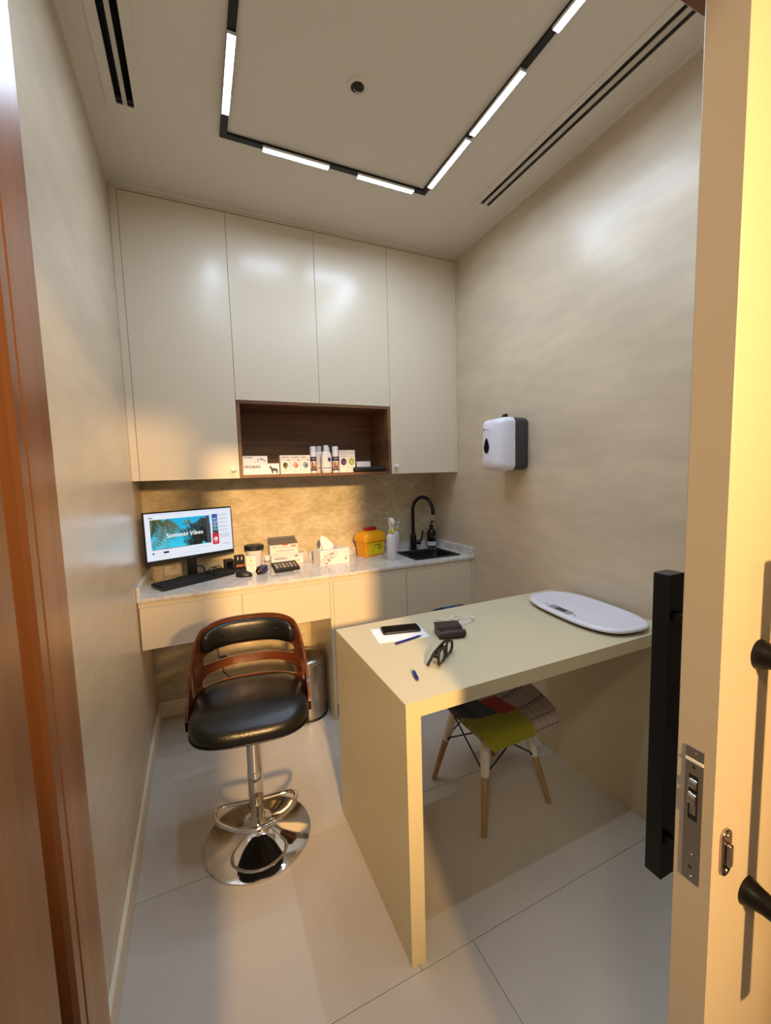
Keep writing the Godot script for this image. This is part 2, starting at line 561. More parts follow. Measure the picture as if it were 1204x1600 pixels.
func corridor() -> void:
	# the lobby the photograph is taken from, with two warm spotlights that shine through the doorway
	var x0 := -4.0
	var x1 := 6.0
	var z1 := 9.0
	struct("wall_corridor_back", span(Vector3(x0 - 0.1, 0, z1), Vector3(x1 + 0.1, 3.7, z1 + 0.1)), M.lobby_paint)
	struct("wall_corridor_left", span(Vector3(x0 - 0.1, 0, ZO), Vector3(x0, 3.7, z1)), M.lobby_paint)
	struct("wall_corridor_right", span(Vector3(x1, 0, ZO), Vector3(x1 + 0.1, 3.7, z1)), M.lobby_paint)
	struct("wall_corridor_front", join([span(Vector3(x0, 0, ZO - 0.1), Vector3(-0.1, 3.7, ZO)), span(Vector3(W + 0.1, 0, ZO - 0.1), Vector3(x1, 3.7, ZO)), span(Vector3(-0.1, H + 0.1, ZO - 0.1), Vector3(W + 0.1, 3.7, ZO))]), M.lobby_paint)
	struct("ceiling_corridor", span(Vector3(x0 - 0.1, 3.6, ZO), Vector3(x1 + 0.1, 3.7, z1 + 0.1)), M.ceiling_paint)
	for g in [[Vector3(-0.19, 3.25, 7.5), "warm ceiling spotlight aimed straight through the doorway", 86.0, Vector3(0.40, 1.5, 2.2), 14.0], [Vector3(1.75, 2.6, 6.0), "warm ceiling spotlight aimed slantwise past the open door leaf", 23.0, Vector3(0.50, 1.75, 2.2), 9.5]]:
		var t := thing("spotlight", g[1], "lamp", g[0], 0, "lobby spotlights")
		var aim := Basis.looking_at(g[3] - g[0], Vector3.UP)
		var can := part(t, "can", [lathe([Vector2(0.215, -0.06), Vector2(0.22, -0.06), Vector2(0.22, 0.16), Vector2(0.18, 0.2), Vector2(0.0, 0.2)], 28), Transform3D(aim * Basis.from_euler(Vector3(PI / 2, 0, 0)), Vector3.ZERO)], M.black_metal)
		part(can, "lens", lathe([Vector2(0.0, -0.012), Vector2(0.212, -0.012), Vector2(0.212, -0.002), Vector2(0.0, -0.002)], 28), M.globe)
		part(t, "stem", span(Vector3(-0.01, 0.1, -0.01), Vector3(0.01, 3.6 - g[0].y, 0.01)), M.black_metal)
		var l := SpotLight3D.new()
		l.name = "spot_light"
		l.light_color = Color(1.0, 0.80, 0.53)
		l.light_energy = g[2]
		l.light_size = 0.2
		l.spot_range = 14.0
		l.spot_attenuation = 2.0
		l.spot_angle = g[4]
		l.spot_angle_attenuation = 0.9
		l.shadow_enabled = true
		t.add_child(l)
		l.basis = aim
		l.position = aim * Vector3(0, 0, -0.075)

	var pn := thing("added_fill_panel", "square warm white fill panel added out of view on the lobby ceiling to brighten the door edge", "lamp", Vector3(-0.9, 3.6, 3.7))  # unseen panel, added only as fill light for door edge and jamb
	part(pn, "frame", span(Vector3(-0.32, -0.012, -0.32), Vector3(0.32, 0, 0.32), 0.002), M.white_plastic)
	part(pn, "diffuser", span(Vector3(-0.3, -0.016, -0.3), Vector3(0.3, -0.012, 0.3), 0.001), M.led)
	var al := AreaLight3D.new()
	al.name = "fill_light"
	al.area_size = Vector2(0.6, 0.6)
	al.light_color = Color(1.0, 0.92, 0.80)
	al.light_energy = 3.6
	al.area_range = 10.0
	al.shadow_enabled = true
	pn.add_child(al)
	al.position = Vector3(0, -0.018, 0)
	al.rotation.x = -PI / 2

func ceiling_fittings() -> void:
	# black magnetic track, a rectangle on the ceiling
	var x0 := 0.508
	var x1 := 1.498
	var z0 := 0.521
	var z1 := 1.80
	var hw := 0.014
	var tr := thing("light_track", "black rectangular magnetic light track on the ceiling", "light track", Vector3(0, H, 0))
	for s in [[Vector3(x0 - hw, -0.012, z0 - hw), Vector3(x0 + hw, 0, z1 + hw)], [Vector3(x1 - hw, -0.012, z0 - hw), Vector3(x1 + hw, 0, z1 + hw)], [Vector3(x0 + hw, -0.012, z0 - hw), Vector3(x1 - hw, 0, z0 + hw)], [Vector3(x0 + hw, -0.012, z1 - hw), Vector3(x1 - hw, 0, z1 + hw)]]:
		part(tr, "rail", span(s[0], s[1], 0.001), M.black_metal)
	# lit modules: [centre x, centre z, length, along x?]
	var mods := [[x0, 0.814, 0.334, false], [x0, 1.36, 0.334, false], [0.825, z0, 0.306, true], [1.278, z0, 0.310, true], [x1, 0.7475, 0.337, false], [x1, 1.098, 0.316, false], [x1, 1.565, 0.322, false], [0.825, z1, 0.306, true], [1.24, z1, 0.306, true]]
	for m in mods:
		var t := thing("led_light_module", "glowing white linear LED module set in the black ceiling track", "light", Vector3(m[0], H - 0.012, m[1]), PI / 2 if m[3] else 0.0, "LED modules of the ceiling track")
		part(t, "housing", join([span(Vector3(-0.0145, -0.010, -m[2] / 2), Vector3(-0.0128, 0, m[2] / 2), 0.0003), span(Vector3(0.0128, -0.010, -m[2] / 2), Vector3(0.0145, 0, m[2] / 2), 0.0003), span(Vector3(-0.0128, -0.010, -m[2] / 2), Vector3(0.0128, 0, -m[2] / 2 + 0.002), 0.0003), span(Vector3(-0.0128, -0.010, m[2] / 2 - 0.002), Vector3(0.0128, 0, m[2] / 2), 0.0003)]), M.white_plastic)
		part(t, "diffuser", span(Vector3(-0.0127, -0.0065, -m[2] / 2 + 0.002), Vector3(0.0127, -0.003, m[2] / 2 - 0.002), 0.0003), M.led)
		var l := AreaLight3D.new()
		l.name = "led_light"
		l.area_size = Vector2(0.025, m[2] - 0.006)
		l.light_color = Color(0.83, 0.905, 1.0)
		l.light_energy = 0.35
		l.area_range = 8.0
		l.shadow_enabled = true
		t.add_child(l)
		l.position = Vector3(0, -0.007, 0)
		l.rotation.x = -PI / 2
	# linear slot diffusers
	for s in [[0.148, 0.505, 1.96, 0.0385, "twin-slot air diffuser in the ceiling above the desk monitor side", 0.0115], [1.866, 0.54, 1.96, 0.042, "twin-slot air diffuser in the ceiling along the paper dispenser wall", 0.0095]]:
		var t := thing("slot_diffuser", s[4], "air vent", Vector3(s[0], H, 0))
		var zb: float = s[1]
		var ze: float = s[2]
		var sp: float = s[3] / 2
		var sw: float = s[5]
		var w := 0.0655
		part(t, "plenum", join([span(Vector3(-0.05, 0.085, zb - 0.01), Vector3(0.05, 0.09, ze + 0.01)), span(Vector3(-0.05, 0.0, zb - 0.01), Vector3(-0.045, 0.085, ze + 0.01)), span(Vector3(0.045, 0.0, zb - 0.01), Vector3(0.05, 0.085, ze + 0.01)), span(Vector3(-0.05, 0, zb - 0.01), Vector3(0.05, 0.085, zb - 0.005)), span(Vector3(-0.05, 0, ze + 0.005), Vector3(0.05, 0.085, ze + 0.01))]), M.galvanised)
		part(t, "frame", join([
			span(Vector3(-w, -0.004, zb - 0.028), Vector3(-sp - sw, 0, ze + 0.03)), span(Vector3(sp + sw, -0.004, zb - 0.028), Vector3(w, 0, ze + 0.03)),
			span(Vector3(-sp - sw, -0.004, zb - 0.028), Vector3(sp + sw, 0, zb + 0.014)), span(Vector3(-sp - sw, -0.004, ze - 0.02), Vector3(sp + sw, 0, ze + 0.03))]), M.ceiling_paint)
		part(t, "divider", span(Vector3(-sp + sw, -0.004, zb + 0.014), Vector3(sp - sw, 0.001, ze - 0.02)), M.diffuser_bar)
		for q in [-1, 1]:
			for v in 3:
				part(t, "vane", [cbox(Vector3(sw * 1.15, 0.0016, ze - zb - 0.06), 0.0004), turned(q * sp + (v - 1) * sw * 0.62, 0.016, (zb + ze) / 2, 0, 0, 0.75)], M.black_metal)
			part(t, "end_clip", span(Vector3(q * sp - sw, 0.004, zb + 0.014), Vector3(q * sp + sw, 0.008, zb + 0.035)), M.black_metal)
	# fire sprinkler in its cup
	var k := thing("fire_sprinkler", "small recessed fire sprinkler head in the ceiling", "sprinkler", Vector3(0.965, H, 0.943))
	part(k, "escutcheon", lathe([Vector2(0.026, 0.0), Vector2(0.026, -0.004), Vector2(0.033, -0.006), Vector2(0.042, -0.002), Vector2(0.043, 0.0)], 32), M.ceiling_paint)
	part(k, "cup", lathe([Vector2(0.0, -0.001), Vector2(0.026, -0.001), Vector2(0.026, -0.004)], 32), M.cord_dark)
	part(k, "frame_arm", tube([Vector3(-0.012, -0.002, 0), Vector3(-0.013, -0.014, 0), Vector3(-0.004, -0.026, 0)], 0.0025, 8), M.nickel)
	part(k, "frame_arm", tube([Vector3(0.012, -0.002, 0), Vector3(0.013, -0.014, 0), Vector3(0.004, -0.026, 0)], 0.0025, 8), M.nickel)
	part(k, "bulb", lathe([Vector2(0.0, -0.004), Vector2(0.003, -0.006), Vector2(0.003, -0.022), Vector2(0.0, -0.024)], 10), M.nickel)
	part(k, "deflector", lathe([Vector2(0.0, -0.026), Vector2(0.013, -0.027), Vector2(0.014, -0.029), Vector2(0.0, -0.0295)], 16), M.nickel)

func sliding_door() -> void:
	# timber lining of the opening
	var xj := 0.208
	var f := thing("door_frame", "brown timber door frame lining of the sliding door opening", "door frame")
	part(f, "jamb", join([
		span(Vector3(0.17, 0, ZF - 0.004), Vector3(xj, 2.18, 2.198), 0.002),
		span(Vector3(0.17, 0, 2.198), Vector3(xj - 0.006, 2.18, 2.204), 0.0005),
		span(Vector3(0.17, 0, 2.204), Vector3(xj + 0.002, 2.18, 2.221), 0.003),
		span(Vector3(0.17, 0, 2.221), Vector3(xj - 0.008, 2.18, 2.24), 0.0005),
		span(Vector3(0.17, 0, 2.24), Vector3(xj + 0.0, 2.18, ZO + 0.012), 0.004)]), M.jamb_wood)
	part(f, "header", join([span(Vector3(xj, 2.14, ZF - 0.004), Vector3(1.05, 2.18, 2.222), 0.002), span(Vector3(xj, 2.14, 2.288), Vector3(1.05, 2.18, ZO + 0.012), 0.002)]), M.jamb_wood)
	part(f, "architrave", span(Vector3(0.10, 0, ZO), Vector3(0.17, 2.25, ZO + 0.012), 0.003), M.jamb_wood)
	# sliding leaf, mostly inside its pocket
	var x := 0.856
	var d := struct("door_1", span(Vector3(x, 0.008, 2.2325), Vector3(x + 0.82, 2.135, 2.278), 0.0012), M.door_paint)
	d.set_meta("label", "cream sliding door leaf, half open, with lock in its edge")
	var inv := d.transform.affine_inverse()
	# lock plate in the leading edge
	var lk := part(d, "lock_plate", span(Vector3(x - 0.0012, 0.965, 2.2435), Vector3(x + 0.001, 1.146, 2.2645), 0.0004), M.steel, inv)
	lk.set_meta("label", "brushed steel hook lock plate in the door edge")
	var li := lk.transform.affine_inverse() * d.transform.affine_inverse()
	part(lk, "latch_slot", span(Vector3(x - 0.0016, 1.050, 2.2485), Vector3(x - 0.0008, 1.110, 2.2595), 0.0001), M.slot_dark, li)
	part(lk, "hook_bolt", join([
		[lathe([Vector2(0.0, -0.0045), Vector2(0.0075, -0.0045), Vector2(0.0075, 0.0045), Vector2(0.0, 0.0045)], 20), turned(x + 0.002, 1.098, 2.254, PI / 2)],
		[lathe([Vector2(0.0, -0.0045), Vector2(0.0085, -0.0045), Vector2(0.0085, 0.0045), Vector2(0.0, 0.0045)], 20), turned(x + 0.001, 1.079, 2.254, PI / 2)],
		span(Vector3(x - 0.004, 1.058, 2.251), Vector3(x, 1.079, 2.258), 0.001)]), M.nickel, li)
	part(lk, "white_tab", span(Vector3(x - 0.0019, 1.127, 2.2437), Vector3(x - 0.0008, 1.131, 2.2643), 0.0002), M.white_plastic, li)
	for y in [1.139, 1.121, 1.002, 0.985, 0.972]:
		part(lk, "screw", [lathe([Vector2(0.0, 0), Vector2(0.0022, 0), Vector2(0.0018, 0.0009), Vector2(0.0, 0.0009)], 12), turned(x - 0.001, y, 2.254, 0, 0, PI / 2)], M.nickel if y != 1.121 and y != 0.985 else M.slot_dark, li)
	# square pull on the room side
	var pl := part(d, "square_pull", span(Vector3(0.951, 0.831, 2.134), Vector3(0.986, 1.335, 2.1605), 0.0008), M.black_metal, inv)
	pl.set_meta("label", "long square black pull handle on the room side")
	var pi2 := pl.transform.affine_inverse() * inv
	for y in [0.90, 1.27]:
		part(pl, "stand_off", span(Vector3(0.957, y - 0.007, 2.1605), Vector3(0.971, y + 0.007, 2.2325), 0.0008), M.black_metal, pi2)
	# round bar pull on the corridor side
	var bar := part(d, "bar_pull", [lathe([Vector2(0.0, 0.80), Vector2(0.012, 0.802), Vector2(0.012, 1.398), Vector2(0.0, 1.40)], 20), at(0.936, 0, 2.342)], M.black_metal, inv)
	bar.set_meta("label", "round black bar pull on the corridor side")
	var bi := bar.transform.affine_inverse() * inv
	for y in [1.262, 0.937]:
		part(bar, "stand_off", [lathe([Vector2(0.0, 0), Vector2(0.0185, 0), Vector2(0.0185, 0.004), Vector2(0.0155, 0.012), Vector2(0.0135, 0.022), Vector2(0.0135, 0.055), Vector2(0.0, 0.06)], 24), turned(0.936, y, 2.278, PI / 2)], M.black_metal, bi)
	# oval finger plate
	var fp := part(d, "finger_plate", [rbox(0.021, 0.062, 0.004, 0.0104, 0.0015), turned(0.8795, 1.0175, 2.278, PI / 2)], M.nickel, inv)
	var fi := fp.transform.affine_inverse() * inv
	part(fp, "turn_knob", [rbox(0.009, 0.03, 0.005, 0.004, 0.002), turned(0.8795, 1.017, 2.282, PI / 2)], M.nickel, fi)
	for y in [1.041, 0.994]:
		part(fp, "screw", [lathe([Vector2(0.0, 0), Vector2(0.003, 0), Vector2(0.0022, 0.001), Vector2(0.0, 0.001)], 12), turned(0.8795, y, 2.282, PI / 2)], M.steel, fi)

func wall_units() -> void:
	var yb := 1.4998
	var yt := 2.957
	var yn := 1.9463
	var x := [0.0364, 0.541, 1.0332, 1.5134, 2.0199]
	var g := 0.0015
	struct("trim_4", span(Vector3(0.0, yt + 0.001, -0.03), Vector3(W, H - 0.002, -0.001), 0.0006), M.cabinet)
	var spec := [
		["tall cream wall cabinet over the monitor with one round knob", 0.0, x[1], yb, [[x[0], x[1]]], [0.0, x[0]], 0.505],
		["short cream wall cabinet with two handleless doors above the walnut niche", x[1], x[3], yn, [[x[1], x[2]], [x[2], x[3]]], [], 0.0],
		["tall cream wall cabinet over the sink with one round knob", x[3], W, yb, [[x[3], x[4]]], [x[4], W], 1.544]]
	for s in spec:
		var t := thing("wall_cabinet", s[0], "cabinet", Vector3(s[1], s[3], ZB), 0, "wall cabinets")
		var o := at(-s[1], -s[3], -ZB)
		part(t, "body", span(Vector3(s[1] + g, s[3] + 0.002, ZB + 0.001), Vector3(s[2] - g, yt, -0.021), 0.0005), M.cabinet_body, o)
		if s[5].size():
			part(t, "filler_strip", span(Vector3(s[5][0] + 0.0006, s[3], -0.03), Vector3(s[5][1] - g * 0.6, yt, 0.0), 0.0006), M.cabinet, o)
		for dd in s[4]:
			var dr := part(t, "door", span(Vector3(dd[0] + g * 0.6, s[3], -0.019), Vector3(dd[1] - g * 0.6, yt - 0.004, 0.0), 0.001), M.cabinet, o)
			if s[6] > 0:
				part(dr, "knob", [lathe([Vector2(0.0, 0), Vector2(0.008, 0), Vector2(0.006, 0.008), Vector2(0.012, 0.014), Vector2(0.0145, 0.02), Vector2(0.012, 0.027), Vector2(0.005, 0.030), Vector2(0.0, 0.0305)], 24), turned(s[6], 1.551, 0.0, PI / 2)], M.knob_white, dr.transform.affine_inverse() * o)
	# walnut niche
	var n := thing("open_niche", "open walnut shelf niche between the wall cabinets", "shelf", Vector3(x[1], yb, ZB))
	var o2 := at(-x[1], -yb, -ZB)
	var b := 0.018
	var za := -0.001
	part(n, "bottom_board", span(Vector3(x[1] + g, yb, ZB + 0.002), Vector3(x[3] - g, yb + b, za)), M.walnut, o2)
	part(n, "top_board", span(Vector3(x[1] + g, yn - b, ZB + 0.002), Vector3(x[3] - g, yn, za - 0.002)), M.walnut, o2)
	for sx in [x[1] + g, x[3] - g - b]:
		part(n, "side_board", span(Vector3(sx, yb + b, ZB + 0.002), Vector3(sx + b, yn - b, za)), M.walnut, o2)
	part(n, "back_board", span(Vector3(x[1] + b, yb + b, ZB + 0.002), Vector3(x[3] - b, yn - b, ZB + 0.012)), M.walnut, o2)

func base_units() -> void:
	var yd := 0.648
	var yt := 0.8646
	# drawer box over the knee space
	var g := 0.0015
	var t := thing("drawer_unit", "pair of cream handleless drawers hung under the worktop by the monitor", "drawers", Vector3(0, yd, ZB))
	var o := at(0, -yd, -ZB)
	part(t, "body", span(Vector3(0.001, yd + 0.002, ZB + 0.001), Vector3(0.9895, YC - 0.019, ZC - 0.021)), M.cabinet_body, o)
	part(t, "drawer_front", span(Vector3(0.008, yd, ZC - 0.02), Vector3(0.495 - g, yt, ZC), 0.001), M.cabinet, o)
	part(t, "drawer_front", span(Vector3(0.495 + g, yd, ZC - 0.02), Vector3(0.992 - g, yt, ZC), 0.001), M.cabinet, o)
	part(t, "rail", span(Vector3(0.004, yt + 0.001, ZC - 0.02), Vector3(0.992, YC - 0.019, ZC - 0.002), 0.0008), M.cabinet, o)
	# sink base
	var s := thing("base_cabinet", "cream two-door base cabinet under the sink with a brown plinth", "cabinet", Vector3(0.992, 0, ZB))
	var o2 := at(-0.992, 0, -ZB)
	part(s, "gable", span(Vector3(0.992, 0, ZB + 0.001), Vector3(1.012, YC - 0.019, ZC), 0.0008), M.cabinet, o2)
	part(s, "body", span(Vector3(1.0125, 0.1, ZB + 0.001), Vector3(1.58, YC - 0.019, ZC - 0.021)), M.cabinet_body, o2)
	part(s, "body", join([span(Vector3(1.58, 0.1, ZB + 0.001), Vector3(W - 0.001, 0.70, ZC - 0.021)), span(Vector3(1.58, 0.70, 0.14), Vector3(W - 0.001, YC - 0.019, ZC - 0.021))]), M.cabinet_body, o2)
	for dd in [[1.012, 1.506], [1.506, 2.0199]]:
		part(s, "door", span(Vector3(dd[0] + g, 0.1, ZC - 0.02), Vector3(dd[1] - g, yt, ZC), 0.001), M.cabinet, o2)
	part(s, "rail", span(Vector3(1.012, yt + 0.001, ZC - 0.02), Vector3(2.0199, YC - 0.019, ZC - 0.002), 0.0008), M.cabinet, o2)
	part(s, "filler_strip", span(Vector3(2.0199 + g, 0, ZC - 0.02), Vector3(W - 0.001, YC - 0.019, ZC + 0.001), 0.0008), M.cabinet, o2)
	part(s, "plinth", span(Vector3(1.0125, 0.0, ZC - 0.07), Vector3(2.019, 0.099, ZC - 0.055)), M.plinth, o2)
	# marble worktop with upstands and a cut-out for the sink
	var w := thing("worktop", "grey veined marble worktop with low upstands along the walls", "worktop", Vector3(0, YC, ZB))
	var o3 := at(0, -YC, -ZB)
	var y0 := YC - 0.018
	var zf := ZC + 0.006
	part(w, "slab", span(Vector3(0.001, y0, ZB + 0.001), Vector3(0.819, YC, zf), 0.0012), M.marble, o3)
	part(w, "slab", join([
		span(Vector3(0.8196, y0, ZB + 0.001), Vector3(1.635, YC, zf), 0.0012), span(Vector3(1.635, y0, 0.105), Vector3(1.975, YC, zf), 0.0012),
		span(Vector3(1.635, y0, ZB + 0.001), Vector3(1.975, YC, -0.20), 0.0012), span(Vector3(1.975, y0, ZB + 0.001), Vector3(W - 0.001, YC, zf), 0.0012)]), M.marble, o3)
	for u in [[Vector3(0.001, YC, ZB + 0.019), Vector3(0.019, 0.972, zf), "low marble upstand beside the monitor and keyboard"], [Vector3(0.001, YC, ZB + 0.001), Vector3(W - 0.001, 0.972, ZB + 0.019), "long low marble upstand along the back wall"], [Vector3(W - 0.019, YC, ZB + 0.019), Vector3(W - 0.001, 0.972, zf), "low marble upstand beside the sink"]]:
		solo("marble_upstand", span(u[0], u[1], 0.0012), M.marble, u[2], "upstand", Transform3D(), "marble upstands")
	# socket and loose cord on the wall of the knee space
	var k := thing("wall_socket", "cream wall socket in the knee space behind the bar stool", "socket", Vector3(0.40, 0.31, ZB))
	part(k, "plate", [rbox(0.085, 0.085, 0.009, 0.006, 0.002), turned(0, 0, 0, PI / 2)], M.socket_white)
	part(k, "plug", [rbox(0.04, 0.04, 0.03, 0.008, 0.003), turned(0, 0, 0.009, PI / 2)], M.black_plastic)
	part(k, "cord", tube(smooth([Vector3(0.40, 0.30, ZB + 0.045), Vector3(0.39, 0.25, ZB + 0.05), Vector3(0.42, 0.20, ZB + 0.04), Vector3(0.45, 0.17, ZB + 0.03), Vector3(0.455, 0.12, ZB + 0.03), Vector3(0.44, 0.08, ZB + 0.03), Vector3(0.43, 0.004, ZB + 0.05)]), 0.003, 8), M.cord_dark, at(-0.40, -0.31, -ZB))
	part(k, "cord", tube(smooth([Vector3(0.37, 0.64, ZB + 0.01), Vector3(0.372, 0.5, ZB + 0.012), Vector3(0.365, 0.38, ZB + 0.012), Vector3(0.375, 0.33, ZB + 0.03)]), 0.003, 8), M.cord_dark, at(-0.40, -0.31, -ZB))

func desk() -> void:
	var t := thing("waterfall_desk", "cream waterfall examination desk with thick panel ends", "desk", Vector3(0.8112, 0, 0.8749))
	var o := at(-0.8112, 0, -0.8749)
	var th := 0.0485
	var dz := 1.5309 - 0.8749
	var lx := W - 0.001 - 0.8112
	part(t, "desk_top", extrude(PackedVector2Array([Vector2(th, YK - th), Vector2(lx, YK - th), Vector2(lx, YK), Vector2(0.0022, YK), Vector2(0.0008, YK - 0.0008)]), dz), M.desk, at(0, 0, dz / 2))
	part(t, "panel_leg", extrude(PackedVector2Array([Vector2(0, 0), Vector2(th, 0), Vector2(th, YK - th), Vector2(0.0008, YK - 0.0008), Vector2(0, YK - 0.0022)]), dz), M.desk, at(0, 0, dz / 2))
	part(t, "panel_leg", span(Vector3(W - 0.094, 0, 0.8749), Vector3(W - 0.001, YK - th, 1.5309), 0.002), M.desk, o)

# ---------------------------------------------------------------- bar stool
func stool() -> void:
	var t := thing("bar_stool", "bar stool with black padded seat, curved brown wood back and chrome base", "stool", Vector3(0.452, 0, 0.838), deg_to_rad(-8))
	part(t, "base", lathe([Vector2(0.0, 0.0), Vector2(0.205, 0.0), Vector2(0.214, 0.003), Vector2(0.214, 0.008), Vector2(0.20, 0.014), Vector2(0.16, 0.025), Vector2(0.11, 0.038), Vector2(0.07, 0.052), Vector2(0.045, 0.070), Vector2(0.034, 0.088), Vector2(0.031, 0.095), Vector2(0.0, 0.095)], 64), M.chrome)
	part(t, "lower_column", lathe([Vector2(0.0, 0.09), Vector2(0.025, 0.09), Vector2(0.025, 0.20), Vector2(0.0, 0.20)], 32), M.chrome)
	part(t, "column_sleeve", lathe([Vector2(0.0, 0.165), Vector2(0.029, 0.165), Vector2(0.030, 0.168), Vector2(0.030, 0.30), Vector2(0.0285, 0.302), Vector2(0.0285, 0.52), Vector2(0.0, 0.52)], 32), M.chrome)
	part(t, "seat_bracket", [cbox(Vector3(0.2, 0.014, 0.2), 0.004), at(0, 0.525, 0)], M.black_metal)
	# D-shaped foot rest
	var ring := [Vector3(0.02, 0.165, 0.0), Vector3(0.12, 0.165, -0.005), Vector3(0.150, 0.165, 0.005), Vector3(0.158, 0.165, 0.03), Vector3(0.135, 0.165, 0.085), Vector3(0.07, 0.165, 0.135), Vector3(0.0, 0.165, 0.15), Vector3(-0.07, 0.165, 0.135), Vector3(-0.135, 0.165, 0.085), Vector3(-0.158, 0.165, 0.03), Vector3(-0.150, 0.165, 0.005), Vector3(-0.12, 0.165, -0.005), Vector3(-0.02, 0.165, 0.0)]
	part(t, "foot_rest", tube(smooth(ring, 6), 0.0085, 12), M.chrome)
	# seat cushion: rounded square, domed top
	var rings := []
	var prof := [[0.80, 0.530], [0.93, 0.532], [0.985, 0.545], [1.0, 0.565], [0.995, 0.588], [0.965, 0.606], [0.90, 0.618], [0.75, 0.626], [0.5, 0.631], [0.25, 0.633], [0.02, 0.634]]
	for p in prof:
		var r := PackedVector3Array()
		for i in 64:
			var a := TAU * i / 64
			var ca := cos(a)
			var sa := sin(a)
			var k := pow(pow(absf(ca), 3.2) + pow(absf(sa), 3.2), -1 / 3.2)
			var z: float = -sa * k * 0.205 * p[0]
			var y: float = p[1] - 0.25 * maxf(0.0, z - 0.10) * maxf(0.0, (p[1] - 0.53) / 0.1)
			r.append(Vector3(ca * k * 0.225 * p[0], y, z + 0.005))
		rings.append(r)
	var st := part(t, "seat_cushion", loft(rings), M.leather)
	# piping around the seat
	var pip := []
	for i in 64:
		var a := TAU * i / 64
		var k := pow(pow(absf(cos(a)), 3.2) + pow(absf(sin(a)), 3.2), -1 / 3.2)
		pip.append(Vector3(cos(a) * k * 0.2245, 0.545, -sin(a) * k * 0.2045 + 0.005))
	part(st, "piping", tube(pip, 0.003, 6, true), M.leather)
	# bent plywood back with cut-outs
	var th := 0.011
	var ax := 0.234
	var bz := 0.222
	var span_a := deg_to_rad(97)
	var top := func(u: float) -> float:
		var q := absf(u)
		return 0.878 - 0.022 * pow(q / 0.5, 2.4) if q < 0.5 else 0.856 - 0.28 * pow((q - 0.5) / 0.5, 1.45)
	var low := func(u: float) -> float:
		var q := absf(u)
		return 0.555 - 0.015 * q
	# holes: [u centre, half width, y centre, half height, power]
	var holes := [[0.0, 0.53, 0.728, 0.027, 4.0], [0.0, 0.57, 0.636, 0.028, 3.6], [-0.76, 0.06, 0.675, 0.05, 2.6], [0.76, 0.06, 0.675, 0.05, 2.6]]
	var cuts := {}
	for i in 161:
		cuts[snappedf(-1.0 + i / 80.0, 0.0001)] = true
	for h in holes:
		for k in 13:
			var e: float = h[1] * (1.0 - pow(k / 12.0, 2.0) * 0.12)
			cuts[snappedf(h[0] - e, 0.0001)] = true
			cuts[snappedf(h[0] + e, 0.0001)] = true
	var us := cuts.keys()
	us.sort()
	var place := func(u: float, y: float, off: float) -> Vector3:
		var a := u * span_a
		var lean := (0.10 * (y - 0.60)) * maxf(0.0, cos(a))
		var ee := 2.0 / 2.7
		var q := Vector3(ax * signf(sin(a)) * pow(absf(sin(a)), ee), y, -bz * signf(cos(a)) * pow(absf(cos(a)), ee) - lean)
		var n := Vector3(signf(q.x) * pow(absf(q.x) / ax, 1.7) / ax, 0, signf(-cos(a)) * pow(absf(cos(a)), 1.7 * ee) / bz).normalized()
		return q + n * off
	var s := begin()
	for i in us.size() - 1:
		var u0: float = us[i]
		var u1: float = us[i + 1]
		if u1 - u0 < 0.00005:
			continue
		var um := (u0 + u1) / 2
		var e0 := [low.call(u0)]
		var e1 := [low.call(u1)]
		var act := []
		for h in holes:
			if absf(um - h[0]) < h[1]:
				act.append(h)
		act.sort_custom(func(p, q): return p[2] < q[2])
		for h in act:
			var h0: float = h[3] * pow(maxf(0.0, 1.0 - pow(absf((u0 - h[0]) / h[1]), h[4])), 1.0 / h[4])
			var h1: float = h[3] * pow(maxf(0.0, 1.0 - pow(absf((u1 - h[0]) / h[1]), h[4])), 1.0 / h[4])
			e0.append_array([h[2] - h0 - 0.03 * u0 * u0, h[2] + h0 - 0.03 * u0 * u0])
			e1.append_array([h[2] - h1 - 0.03 * u1 * u1, h[2] + h1 - 0.03 * u1 * u1])
		e0.append(maxf(top.call(u0), low.call(u0) + 0.002))
		e1.append(maxf(top.call(u1), low.call(u1) + 0.002))
		for k in range(0, e0.size(), 2):
			var rows := 6
			for r in rows:
				var a0: float = lerpf(e0[k], e0[k + 1], float(r) / rows)
				var a1: float = lerpf(e0[k], e0[k + 1], float(r + 1) / rows)
				var b0: float = lerpf(e1[k], e1[k + 1], float(r) / rows)
				var b1: float = lerpf(e1[k], e1[k + 1], float(r + 1) / rows)
				s.set_smooth_group(0)   # inner face
				quad(s, place.call(u0, a0, -th / 2), place.call(u1, b0, -th / 2), place.call(u1, b1, -th / 2), place.call(u0, a1, -th / 2))
				s.set_smooth_group(1)   # outer face
				quad(s, place.call(u1, b0, th / 2), place.call(u0, a0, th / 2), place.call(u0, a1, th / 2), place.call(u1, b1, th / 2))
			s.set_smooth_group(0xFFFFFFFF)
			quad(s, place.call(u0, e0[k + 1], -th / 2), place.call(u1, e1[k + 1], -th / 2), place.call(u1, e1[k + 1], th / 2), place.call(u0, e0[k + 1], th / 2))
			quad(s, place.call(u0, e0[k], th / 2), place.call(u1, e1[k], th / 2), place.call(u1, e1[k], -th / 2), place.call(u0, e0[k], -th / 2))
	var back := part(t, "wood_back", done(s), M.stool_wood)
	# padded lumbar cushion inside the top of the back
	var pr := []
